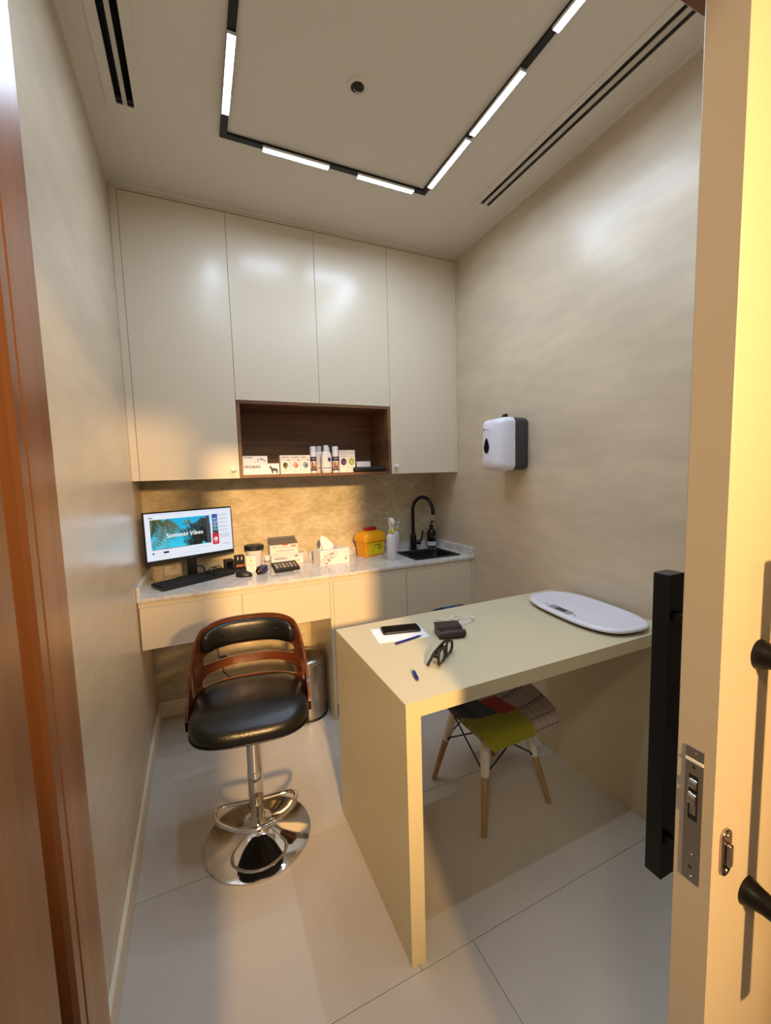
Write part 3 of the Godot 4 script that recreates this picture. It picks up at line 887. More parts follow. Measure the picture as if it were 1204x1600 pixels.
	for i in 49:
		var u := lerpf(-0.57, 0.57, i / 48.0)
		var q := absf(u) / 0.57
		var hh: float = 0.050 * pow(maxf(0.0005, 1.0 - pow(q, 5.0)), 0.22)
		var dep: float = 0.034 * pow(maxf(0.0005, 1.0 - pow(q, 6.0)), 0.3)
		var yc: float = 0.816 - 0.02 * u * u / 0.3
		var r := PackedVector3Array()
		for k in 20:
			var a := TAU * k / 20
			var y := yc + hh * signf(sin(a)) * pow(absf(sin(a)), 0.6)
			var off := -th / 2 - dep * (0.5 - 0.5 * signf(cos(a)) * pow(absf(cos(a)), 0.7))
			r.append(place.call(u, y, off))
		pr.append(r)
	var lum := part(t, "back_cushion", loft(pr), M.leather)
	for u in [-0.26, 0.26]:
		part(lum, "button", [lathe([Vector2(0.0, 0.0), Vector2(0.009, 0.0), Vector2(0.007, 0.004), Vector2(0.0, 0.005)], 16), Transform3D(Basis.from_euler(Vector3(PI / 2, -u * span_a, 0), EULER_ORDER_YXZ), place.call(u, 0.813, -th / 2 - 0.0335))], M.leather)
	back.set_meta("label", "curved brown bent-wood back with cut-out slots")

# ---------------------------------------------------------------- patchwork chair
func patchwork_chair() -> void:
	var t := thing("patchwork_chair", "patchwork fabric shell chair with beech legs pushed under the desk", "chair", Vector3(1.472, 0, 1.062), deg_to_rad(2))
	# patch texture: u across, v from front lip (bottom) to top
	var im := blank(256, 512, c8(60, 64, 84))
	var px := func(a: float, b: float, c: float, d: float, col: Color): im.fill_rect(Rect2i(int(a * 256), int((1.0 - d) * 512), int((c - a) * 256) + 1, int((d - b) * 512) + 1), col)
	px.call(0.0, 0.0, 0.64, 0.30, c8(150, 148, 22))    # green front
	px.call(0.64, 0.0, 1.0, 0.56, c8(176, 160, 150))   # plaid side
	px.call(0.0, 0.30, 0.26, 0.62, c8(24, 24, 40))     # navy
	px.call(0.26, 0.30, 0.46, 0.44, c8(52, 70, 78))    # slate
	px.call(0.46, 0.28, 0.66, 0.42, c8(170, 40, 38))   # red
	px.call(0.26, 0.44, 0.46, 0.60, c8(150, 22, 36))   # crimson
	px.call(0.46, 0.42, 0.80, 0.58, c8(132, 124, 118)) # grey weave
	px.call(0.40, 0.58, 1.0, 0.74, c8(150, 20, 34))
	px.call(0.0, 0.62, 0.40, 0.80, c8(190, 170, 140))
	px.call(0.40, 0.74, 0.72, 0.88, c8(72, 100, 150))
	px.call(0.72, 0.74, 1.0, 1.0, c8(120, 112, 104))
	px.call(0.0, 0.80, 0.40, 1.0, c8(40, 44, 64))
	px.call(0.38, 0.88, 0.74, 1.0, c8(70, 104, 156))
	for k in 5:
		im.fill_rect(Rect2i(170 + k * 20, int(0.44 * 512), 1, 288), c8(120, 104, 98))
		im.fill_rect(Rect2i(164, int((0.50 + k * 0.11) * 512), 92, 3), c8(64, 46, 46))
		im.fill_rect(Rect2i(164, int((0.515 + k * 0.11) * 512), 92, 2), c8(84, 64, 60))
	for y in range(int(0.42 * 512), int(0.58 * 512), 7):
		for x in range(118, 204, 7):
			stroke(im, x, y, x + 4, y + 4, 1, 1, c8(196, 190, 184))
	var fab := print_mat("patch_fabric", im, 0.9)
	var nz := noise(131, 0.12, 2)
	fab.normal_enabled = false
	fab.rim_enabled = true
	fab.rim = 0.3
	# centre line of the shell: (z, y)
	var line := [Vector2(0.232, 0.395), Vector2(0.222, 0.418), Vector2(0.19, 0.431), Vector2(0.12, 0.432), Vector2(0.02, 0.420), Vector2(-0.08, 0.415), Vector2(-0.15, 0.432), Vector2(-0.205, 0.482), Vector2(-0.245, 0.56), Vector2(-0.28, 0.66), Vector2(-0.312, 0.75), Vector2(-0.325, 0.80)]
	var half := [0.175, 0.195, 0.208, 0.222, 0.230, 0.230, 0.228, 0.222, 0.212, 0.20, 0.165, 0.09]
	var lift := [0.0, 0.004, 0.012, 0.03, 0.062, 0.09, 0.075, 0.035, 0.0, 0.0, 0.0, 0.0]
	var fwd := [0.0, 0.0, 0.0, 0.0, 0.0, 0.02, 0.06, 0.09, 0.085, 0.06, 0.035, 0.01]
	var nv := 44
	var nu := 28
	var P := []
	for j in nv + 1:
		var f := float(j) / nv * (line.size() - 1)
		var i := mini(int(f), line.size() - 2)
		var w := f - i
		var a := maxi(i - 1, 0)
		var d := mini(i + 2, line.size() - 1)
		var c: Vector2 = line[i].cubic_interpolate(line[i + 1], line[a], line[d], w)
		var hw: float = cubic_interpolate(half[i], half[i + 1], half[a], half[d], w)
		var li: float = lerpf(lift[i], lift[i + 1], w)
		var fw: float = lerpf(fwd[i], fwd[i + 1], w)
		var row := []
		for k in nu + 1:
			var u := -1.0 + 2.0 * k / nu
			var e := absf(u)
			row.append(Vector3(hw * u, c.y + li * pow(e, 3.0), c.x + fw * pow(e, 2.2)))
		P.append(row)
	var up := []
	for j in nv + 1:
		var row := []
		for k in nu + 1:
			var du: Vector3 = P[j][mini(k + 1, nu)] - P[j][maxi(k - 1, 0)]
			var dv: Vector3 = P[mini(j + 1, nv)][k] - P[maxi(j - 1, 0)][k]
			row.append(dv.cross(du).normalized() * -1.0)
		up.append(row)
	var th := 0.009
	var st := begin()
	var put := func(j: int, k: int, off: float):
		st.set_uv(Vector2(float(k) / nu, 1.0 - float(j) / nv))
		st.add_vertex(P[j][k] + up[j][k] * off)
	var face := func(a, b, c, d, off_a, off_b, off_c, off_d):
		put.call(a[0], a[1], off_a); put.call(c[0], c[1], off_c); put.call(b[0], b[1], off_b)
		put.call(a[0], a[1], off_a); put.call(d[0], d[1], off_d); put.call(c[0], c[1], off_c)
	for j in nv:
		for k in nu:
			st.set_smooth_group(0)
			face.call([j, k], [j, k + 1], [j + 1, k + 1], [j + 1, k], th, th, th, th)
			st.set_smooth_group(1)
			face.call([j, k + 1], [j, k], [j + 1, k], [j + 1, k + 1], -th, -th, -th, -th)
	st.set_smooth_group(2)
	for k in nu:
		face.call([0, k + 1], [0, k], [0, k], [0, k + 1], th, th, -th, -th)
		face.call([nv, k], [nv, k + 1], [nv, k + 1], [nv, k], th, th, -th, -th)
	for j in nv:
		face.call([j, 0], [j + 1, 0], [j + 1, 0], [j, 0], th, th, -th, -th)
		face.call([j + 1, nu], [j, nu], [j, nu], [j + 1, nu], th, th, -th, -th)
	part(t, "upholstered_shell", done(st), fab)
	part(t, "mount_plate", [cbox(Vector3(0.2, 0.014, 0.2), 0.004), at(0, 0.385, 0.0)], M.black_metal)
	var feet := {}
	for sx in [-1, 1]:
		for sz in [-1, 1]:
			var foot := Vector3(sx * 0.187, 0, sz * 0.188)
			var hip := Vector3(sx * 0.105, 0.395, sz * 0.105)
			var mid := foot.lerp(hip, 0.55)
			var lg := part(t, "leg", tube([foot, foot + (mid - foot) * 0.02, mid], [0.0105, 0.0115, 0.0155], 16), M.beech)
			part(lg, "sleeve", tube([mid, mid.lerp(hip, 0.03), hip], [0.0165, 0.019, 0.023], 16), M.knob_white)
			feet[Vector2i(sx, sz)] = foot.lerp(hip, 0.56)
	for s in [[Vector2i(-1, 1), Vector2i(1, 1)], [Vector2i(1, 1), Vector2i(1, -1)], [Vector2i(1, -1), Vector2i(-1, -1)], [Vector2i(-1, -1), Vector2i(-1, 1)]]:
		for q in 2:
			var a: Vector3 = feet[s[q]]
			var b: Vector3 = feet[s[1 - q]]
			var e := Vector3(lerpf(a.x, b.x, 0.78), 0.378, lerpf(a.z, b.z, 0.78))
			var rod := part(t, "brace", tube([a, e], 0.0035, 8), M.black_metal)
			part(rod, "bolt", [lathe([Vector2(0.0, -0.006), Vector2(0.008, -0.006), Vector2(0.008, 0.006), Vector2(0.0, 0.006)], 10), Transform3D(Basis(), a + (e - a) * 0.07)], M.black_metal)

func pedal_bin() -> void:
	var t := thing("pedal_bin", "round stainless steel pedal bin in the knee space by the base cabinet", "bin", Vector3(0.868, 0, 0.03), deg_to_rad(-25))
	part(t, "base_ring", lathe([Vector2(0.0, 0.0), Vector2(0.118, 0.0), Vector2(0.119, 0.004), Vector2(0.117, 0.014), Vector2(0.0, 0.014)], 48), M.black_plastic)
	part(t, "body", lathe([Vector2(0.0, 0.012), Vector2(0.1135, 0.012), Vector2(0.1145, 0.02), Vector2(0.1145, 0.345), Vector2(0.1135, 0.349), Vector2(0.0, 0.349)], 48), M.steel)
	part(t, "lid", lathe([Vector2(0.0, 0.35), Vector2(0.1165, 0.35), Vector2(0.118, 0.353), Vector2(0.117, 0.372), Vector2(0.108, 0.383), Vector2(0.08, 0.391), Vector2(0.04, 0.395), Vector2(0.0, 0.396)], 48), M.steel)
	part(t, "hinge", [cbox(Vector3(0.05, 0.03, 0.02), 0.003), at(0, 0.35, -0.12)], M.black_plastic)
	part(t, "pedal", [rbox(0.055, 0.04, 0.010, 0.008, 0.003), turned(0, 0.018, 0.128, 0.15)], M.black_plastic)

func dispenser() -> void:
	var t := thing("paper_dispenser", "white and grey paper roll dispenser mounted on the plaster wall", "dispenser", Vector3(W, 1.5, 0.61), -PI / 2)
	# local: x along the wall, z out from it
	var w := 0.2
	var h := 0.30
	var rr := func(wd: float, hg: float, r: float, z: float) -> PackedVector3Array:
		var o := PackedVector3Array()
		for v in rrect(wd, hg, r, 0, 8):
			o.append(Vector3(v.x, h / 2 - v.z, z))
		return o
	part(t, "back_housing", loft([rr.call(w - 0.012, h - 0.012, 0.03, 0.0), rr.call(w - 0.004, h - 0.004, 0.033, 0.01), rr.call(w, h, 0.034, 0.098)], [1]), M.grey_plastic)
	part(t, "front_cover", loft([rr.call(w, h, 0.034, 0.0985), rr.call(w, h, 0.034, 0.118), rr.call(w - 0.005, h - 0.003, 0.034, 0.142), rr.call(w - 0.016, h - 0.009, 0.034, 0.164), rr.call(w - 0.036, h - 0.02, 0.033, 0.182), rr.call(w - 0.066, h - 0.036, 0.03, 0.195), rr.call(w - 0.105, h - 0.06, 0.025, 0.203), rr.call(w - 0.16, h - 0.12, 0.015, 0.2075)], []), M.lilac_white)
	# teardrop window
	var drop := PackedVector2Array()
	for i in 32:
		var a := TAU * i / 32
		var y := -cos(a)
		var wd := 0.023 * sin(a) * (1.0 if y < 0 else 1.0 - 0.45 * y)
		drop.append(Vector2(wd, y * 0.038 if y < 0 else y * 0.05))
	part(t, "level_window", extrude(drop, 0.002, true), M.smoke_window, at(-0.014, 0.138, 0.2085))
	part(t, "inner_roll", extrude(drop, 0.0006, true), M.slot_dark, at(-0.014, 0.138, 0.2078))
	part(t, "logo_mark", extrude(PackedVector2Array([Vector2(-0.006, -0.006), Vector2(0.006, -0.006), Vector2(0.003, 0.0), Vector2(0.006, 0.006), Vector2(-0.006, 0.006), Vector2(-0.002, 0.0)]), 0.0006), M.ink_blue, turned(-0.044, 0.236, 0.2052, -0.05, -0.14))
	part(t, "logo_lettering", cbox(Vector3(0.026, 0.003, 0.0006), 0.0002), M.ink_blue, turned(-0.020, 0.236, 0.2072, -0.04, -0.05))
	part(t, "key_tab", extrude(PackedVector2Array([Vector2(-0.012, 0), Vector2(0.012, 0), Vector2(0.015, 0.022), Vector2(0.008, 0.030), Vector2(-0.004, 0.026)]), 0.024), M.black_plastic, turned(0.0, h - 0.002, 0.09, 0, PI / 2))
	part(t, "paper_outlet", lathe([Vector2(0.0, -0.012), Vector2(0.012, -0.012), Vector2(0.026, -0.004), Vector2(0.03, 0.004), Vector2(0.0, 0.004)], 24), M.white_plastic, at(0.0, 0, 0.11))
	part(t, "paper_tip", lathe([Vector2(0.0, -0.018), Vector2(0.006, -0.017), Vector2(0.01, -0.008), Vector2(0.0, -0.008)], 12), M.tissue, at(0.006, 0, 0.115))

# ---------------------------------------------------------------- sink corner
func sink_corner() -> void:
	var x0 := 1.622
	var x1 := 1.988
	var z0 := -0.215
	var z1 := 0.118
	var cx := (x0 + x1) / 2
	var cz := (z0 + z1) / 2
	var s := thing("sink", "black composite sink set into the marble worktop", "sink", Vector3(cx, YC, cz))
	var w := x1 - x0
	var d := z1 - z0
	var iw := w - 0.05
	var idp := d - 0.05
	var r := 0.02
	part(s, "bowl", loft([rrect(w - 0.004, d - 0.004, r, 0.0, 4), rrect(w, d, r, 0.002, 4), rrect(w, d, r, 0.004, 4), rrect(w - 0.006, d - 0.006, r, 0.006, 4), rrect(iw, idp, 0.03, 0.005, 4), rrect(iw - 0.006, idp - 0.006, 0.03, -0.002, 4), rrect(iw - 0.02, idp - 0.02, 0.04, -0.14, 4), rrect(iw - 0.09, idp - 0.09, 0.05, -0.16, 4)], [1, 2, 3, 4, 5], false, true), M.black_plastic)
	part(s, "drain", lathe([Vector2(0.0, -0.16), Vector2(0.04, -0.16), Vector2(0.042, -0.157), Vector2(0.03, -0.158), Vector2(0.0, -0.159)], 24), M.steel)
	var f := thing("faucet", "tall matt black swan-neck faucet behind the sink", "faucet", Vector3(1.806, YC, -0.262))
	part(f, "body", lathe([Vector2(0.0, 0.0), Vector2(0.030, 0.0), Vector2(0.030, 0.006), Vector2(0.0245, 0.01), Vector2(0.0245, 0.085), Vector2(0.0235, 0.10), Vector2(0.016, 0.125), Vector2(0.0135, 0.135), Vector2(0.0, 0.135)], 24), M.black_metal)
	var neck := [Vector3(0, 0.13, 0), Vector3(0, 0.22, 0), Vector3(0, 0.30, 0), Vector3(0.006, 0.355, 0.012), Vector3(0.026, 0.395, 0.045), Vector3(0.050, 0.404, 0.085), Vector3(0.070, 0.385, 0.122), Vector3(0.082, 0.345, 0.145), Vector3(0.088, 0.295, 0.155)]
	part(f, "spout", tube(smooth(neck, 6), 0.0135, 16), M.black_metal)
	part(f, "aerator", tube([Vector3(0.0865, 0.305, 0.153), Vector3(0.0885, 0.275, 0.157)], 0.0155, 16), M.black_metal)
	part(f, "lever", join([tube([Vector3(0.018, 0.055, 0.008), Vector3(0.052, 0.055, 0.022)], 0.0185, 16), tube(smooth([Vector3(0.046, 0.058, 0.02), Vector3(0.058, 0.085, 0.026), Vector3(0.064, 0.115, 0.028), Vector3(0.068, 0.142, 0.03)], 4), [0.012, 0.0105, 0.0095, 0.009, 0.0085, 0.008, 0.0075, 0.007, 0.007, 0.0068, 0.0066, 0.0064, 0.006], 10)]), M.black_metal)
	# pump bottle
	var b := thing("soap_bottle", "dark amber pump soap bottle with a white label by the faucet", "bottle", Vector3(1.968, YC, -0.262))
	part(b, "glass_body", lathe([Vector2(0.0, 0.0), Vector2(0.033, 0.0), Vector2(0.035, 0.003), Vector2(0.035, 0.122), Vector2(0.031, 0.136), Vector2(0.018, 0.148), Vector2(0.0145, 0.153), Vector2(0.0145, 0.162), Vector2(0.0, 0.162)], 32), M.amber_dark)
	part(b, "label_band", lathe([Vector2(0.0352, 0.018), Vector2(0.0356, 0.018), Vector2(0.0356, 0.05), Vector2(0.0352, 0.05)], 32), M.bottle_white)
	part(b, "label_print", cbox(Vector3(0.02, 0.006, 0.0006), 0.0002), M.light_grey, turned(0.01, 0.085, 0.0342, 0, 0.28))
	part(b, "pump", join([lathe([Vector2(0.0, 0.16), Vector2(0.017, 0.16), Vector2(0.017, 0.176), Vector2(0.007, 0.182), Vector2(0.005, 0.195), Vector2(0.005, 0.21), Vector2(0.0, 0.21)], 20), tube([Vector3(0, 0.206, 0), Vector3(0, 0.212, 0.02), Vector3(0, 0.206, 0.035)], 0.005, 8)]), M.black_plastic)
	# trigger sprays
	spray(Vector3(1.497, YC, 0.0), "white trigger spray bottle with a yellow neck ring standing before the sink", deg_to_rad(-100), M.neck_yellow, 1.0)
	spray(Vector3(1.655, YC, -0.262), "white trigger spray bottle standing behind the sink against the wall", deg_to_rad(-80), M.neck_yellow, 0.86)

func spray(where: Vector3, label: String, turn: float, ring: Material, k: float) -> void:
	var t := thing("spray_bottle", label, "spray bottle", where, turn)
	t.scale = Vector3.ONE * k
	part(t, "bottle", lathe([Vector2(0.0, 0.0), Vector2(0.031, 0.0), Vector2(0.0335, 0.004), Vector2(0.0335, 0.155), Vector2(0.032, 0.166), Vector2(0.026, 0.176), Vector2(0.017, 0.181), Vector2(0.0155, 0.186), Vector2(0.0, 0.186)], 32), M.bottle_white)
	part(t, "neck_ring", lathe([Vector2(0.0, 0.183), Vector2(0.0185, 0.183), Vector2(0.0195, 0.186), Vector2(0.0195, 0.205), Vector2(0.0175, 0.209), Vector2(0.0, 0.209)], 24), ring)
	part(t, "collar", lathe([Vector2(0.0, 0.208), Vector2(0.015, 0.208), Vector2(0.013, 0.226), Vector2(0.0, 0.226)], 20), M.white_plastic)
	var head := PackedVector2Array([Vector2(-0.024, 0.236), Vector2(-0.016, 0.222), Vector2(0.012, 0.222), Vector2(0.02, 0.240), Vector2(0.046, 0.254), Vector2(0.046, 0.272), Vector2(0.02, 0.284), Vector2(-0.018, 0.288), Vector2(-0.03, 0.280), Vector2(-0.034, 0.258)])
	part(t, "spray_head", extrude(head, 0.022), M.clear_plastic if k < 0.9 else M.white_plastic)
	part(t, "nozzle", [lathe([Vector2(0.0, 0.0), Vector2(0.009, 0.0), Vector2(0.009, 0.012), Vector2(0.0, 0.012)], 12), turned(0.046, 0.263, 0, 0, 0, -PI / 2)], M.white_plastic)
	part(t, "trigger", tube(smooth([Vector3(0.022, 0.248, 0), Vector3(0.032, 0.232, 0), Vector3(0.036, 0.214, 0), Vector3(0.046, 0.196, 0)], 4), 0.0048, 8), M.white_plastic)

# ---------------------------------------------------------------- computer
func computer() -> void:
	# picture on the screen
	var im := blank(640, 360, c8(232, 238, 250))
	im.fill_rect(Rect2i(0, 0, 640, 20), c8(226, 234, 250))
	type_lines(im, Rect2i(40, 8, 240, 5), 1, c8(190, 198, 214), 3)
	im.fill_rect(Rect2i(26, 30, 30, 6), c8(70, 76, 90))
	var v := Rect2i(34, 48, 432, 230)
	var tn := noise(201, 0.012, 3)
	for y in range(v.position.y, v.end.y):
		for x in range(v.position.x, v.end.x):
			im.set_pixel(x, y, c8(18, 178, 226).lerp(c8(60, 206, 236), clampf(float(y - 48) / 230 + 0.3 * tn.get_noise_2d(x, y), 0, 1)))
	var rng := RandomNumberGenerator.new()
	rng.seed = 7
	# palm fronds
	var palms := [[50, 40, 46, [c8(60, 62, 34), c8(120, 118, 60), c8(34, 42, 26), c8(88, 92, 52)], 150, 0.1, 2.9], [130, 52, 20, [c8(110, 112, 84), c8(74, 82, 60)], 190, 0.3, 1.5], [116, 90, 16, [c8(84, 108, 104), c8(64, 86, 84), c8(150, 176, 170)], 190, 1.1, 1.8], [300, 96, 10, [c8(120, 112, 62), c8(80, 80, 46)], 44, 0.0, 6.2], [424, 54, 50, [c8(50, 56, 62), c8(30, 36, 42), c8(74, 80, 84)], 220, 1.0, 2.3], [404, 262, 90, [c8(20, 26, 22), c8(36, 44, 32), c8(14, 18, 18)], 150, 2.5, 6.4]]
	for p in palms:
		for k in p[2]:
			var a := rng.randf_range(p[5], p[6])
			var l: float = p[4] * rng.randf_range(0.5, 1.0)
			var x: float = p[0]
			var y: float = p[1]
			var col: Color = p[3][k % p[3].size()]
			for i in 8:
				var nx := x + cos(a) * l / 8
				var ny := y + sin(a) * l / 8
				for q in [-1, 1]:
					var e: float = a + q * 1.0
					var ex := clampf(nx + cos(e) * l * 0.13, v.position.x + 2, v.end.x - 3)
					var ey := clampf(ny + sin(e) * l * 0.13, v.position.y + 2, v.end.y - 3)
					stroke(im, clampf(nx, v.position.x + 2, v.end.x - 3), clampf(ny, v.position.y + 2, v.end.y - 3), ex, ey, 2.2, 1.0, col)
				x = nx
				y = ny
				a += 0.10
	stroke(im, 310, 100, 380, 180, 5, 5, c8(50, 54, 50))
	stroke(im, 446, 60, 448, 266, 11, 14, c8(70, 74, 78))
	im.fill_rect(Rect2i(v.position.x, v.end.y, v.size.x, 3), c8(210, 60, 60))
	im.fill_rect(Rect2i(v.position.x + 260, v.end.y, v.size.x - 260, 3), c8(206, 212, 224))
	# side bar thumbnails
	var thumbs := [c8(34, 54, 170), c8(70, 130, 190), c8(96, 130, 160), c8(40, 130, 160), c8(44, 44, 60)]
	for k in 5:
		var y := 44 + k * 33
		im.fill_rect(Rect2i(482, y, 46, 30), thumbs[k])
		for q in 7:
			disc(im, 486 + rng.randi_range(0, 36), y + rng.randi_range(4, 25), rng.randf_range(2, 7), rng.randf_range(2, 5), thumbs[k].lerp([c8(230, 230, 240), c8(20, 30, 60), c8(120, 90, 160)][q % 3], 0.7))
		type_lines(im, Rect2i(536, y + 3, 70, 16), 3, c8(150, 158, 176), 20 + k)
	im.fill_rect(Rect2i(478, 206, 52, 92), c8(214, 34, 66))
	disc(im, 504, 252, 16, 16, c8(248, 240, 244))
	stroke(im, 500, 247, 500, 257, 2, 2, c8(214, 34, 66))
	stroke(im, 500, 252, 508, 252, 3, 1, c8(214, 34, 66))
	im.fill_rect(Rect2i(490, 276, 28, 5), c8(250, 190, 200))
	type_lines(im, Rect2i(536, 212, 80, 40), 5, c8(160, 166, 184), 33)
	im.fill_rect(Rect2i(560, 300, 60, 4), c8(186, 120, 140))
	disc(im, 42, 306, 7, 7, c8(50, 54, 66))
	type_lines(im, Rect2i(54, 302, 50, 8), 2, c8(150, 156, 170), 35)
	im.fill_rect(Rect2i(112, 298, 36, 14), c8(24, 26, 32))
	type_lines(im, Rect2i(340, 302, 110, 5), 1, c8(160, 166, 180), 36)
	type_lines(im, Rect2i(40, 330, 340, 5), 1, c8(190, 196, 208), 37)
	im.generate_mipmaps()
	var scr := mat("screen", c8(10, 10, 12), 0.25)
	scr.emission_enabled = true
	scr.emission_operator = BaseMaterial3D.EMISSION_OP_MULTIPLY
	scr.emission = Color.WHITE
	scr.emission_texture = ImageTexture.create_from_image(im)
	scr.emission_energy_multiplier = 0.95
	var txt := mat("screen_text", c8(10, 10, 10), 0.4)
	txt.emission_enabled = true
	txt.emission = Color(1, 1, 1)
	txt.emission_energy_multiplier = 0.95
	# monitor: bottom edge at 1.038, slightly leaned back
	var L := Vector2(0.033, -0.02)
	var R := Vector2(0.497, -0.22)
	var w := L.distance_to(R)
	var yaw := atan2(-(R.y - L.y), R.x - L.x)
	var h := 0.288
	var t := thing("monitor", "black monitor showing a video page with palm trees on blue", "monitor", Vector3((L.x + R.x) / 2, YC, (L.y + R.y) / 2), yaw)
	var tilt := -0.02
	var yb := 1.039 - YC
	var panel := part(t, "casing", [cbox(Vector3(w, h, 0.022), 0.003), turned(0, yb + h / 2, -0.012, tilt)], M.black_plastic)
	var sw := w - 0.012
	var sh := h - 0.028
	part(panel, "screen_picture", sheet(sw, sh), scr, at(0, 0.006, 0.0113))
	part(panel, "screen_caption", words("Summer Vibes", 0.022), txt, at(-0.036, 0.006, 0.0117))
	part(panel, "chin_mark", cbox(Vector3(0.03, 0.004, 0.0004), 0.0001), M.grey_plastic, at(0, -h / 2 + 0.008, 0.0112))
	part(t, "neck", [cbox(Vector3(0.055, 0.17, 0.018), 0.004), turned(0.01, 0.098, -0.05, 0.05)], M.black_plastic)
	part(t, "foot", [rbox(0.20, 0.13, 0.010, 0.05, 0.003), at(0.01, 0.0, -0.045)], M.black_plastic)
	var gl := AreaLight3D.new()
	gl.name = "screen_light"
	gl.area_size = Vector2(sw, sh)
	gl.light_color = Color(0.75, 0.9, 1.0)
	gl.light_energy = 0.02
	gl.area_range = 4.0
	gl.shadow_enabled = true
	panel.add_child(gl)
	gl.position = Vector3(0, 0.006, 0.0125)
	gl.rotation.y = PI
	# keyboard: frame, five rows of keys
	var kb := thing("keyboard", "black wired keyboard set askew in front of the monitor", "keyboard", Vector3(0.268, YC, -0.072), deg_to_rad(31))
	var kw := 0.442
	var kd := 0.135
	part(kb, "case", [rbox(kw, kd, 0.014, 0.008, 0.003), turned(0, 0.006, 0, 0.07)], M.black_plastic)
	var key := cbox(Vector3(0.0165, 0.007, 0.0165), 0.0018)
	for r in 6:
		for c in 22:
			if r == 5 and c > 3 and c < 10:
				continue
			if c == 15 or (c > 15 and c < 18 and r == 3):
				continue
			part(kb, "key", key, M.black_rubber, turned(-kw / 2 + 0.018 + c * 0.0193, 0.0222 - (r - 2.5) * 0.0198 * 0.07, (r - 2.5) * 0.0205, 0.07))
	part(kb, "key", cbox(Vector3(0.112, 0.007, 0.0165), 0.0018), M.black_rubber, turned(-kw / 2 + 0.018 + 6.5 * 0.0193, 0.0222 - 2.5 * 0.0198 * 0.07, 2.5 * 0.0205, 0.07))
	# mouse
	var mr := []
	for p in [[0.96, 0.0], [1.0, 0.004], [1.0, 0.012], [0.93, 0.022], [0.78, 0.030], [0.5, 0.036], [0.2, 0.038], [0.02, 0.0385]]:
		var r := PackedVector3Array()
		for i in 32:
			var a := TAU * i / 32
			r.append(Vector3(cos(a) * 0.05 * p[0], p[1] * (1.0 - 0.22 * cos(a)), -sin(a) * (0.030 - 0.003 * cos(a)) * p[0]))
		mr.append(r)
	var mo := thing("computer_mouse", "black computer mouse beside the keyboard", "mouse", Vector3(0.533, YC, -0.035), deg_to_rad(-28))
	part(mo, "shell", loft(mr), M.black_plastic)
	part(mo, "wheel", [lathe([Vector2(0.0, -0.003), Vector2(0.008, -0.003), Vector2(0.008, 0.003), Vector2(0.0, 0.003)], 14), turned(-0.022, 0.032, 0, PI / 2)], M.black_rubber)

# ---------------------------------------------------------------- things on the worktop
func carton(called: String, label: String, where: Vector3, turn: float, size: Vector3, face: Material, body: Material, group := "") -> Node3D:
	var t := thing(called, label, "box", where, turn, group)
	part(t, "carton", cbox(size, 0.0008), body, at(0, size.y / 2, 0))
	if face:
		part(t, "front_print", sheet(size.x - 0.002, size.y - 0.002), face, at(0, size.y / 2, size.z / 2 + 0.0003))
	return t

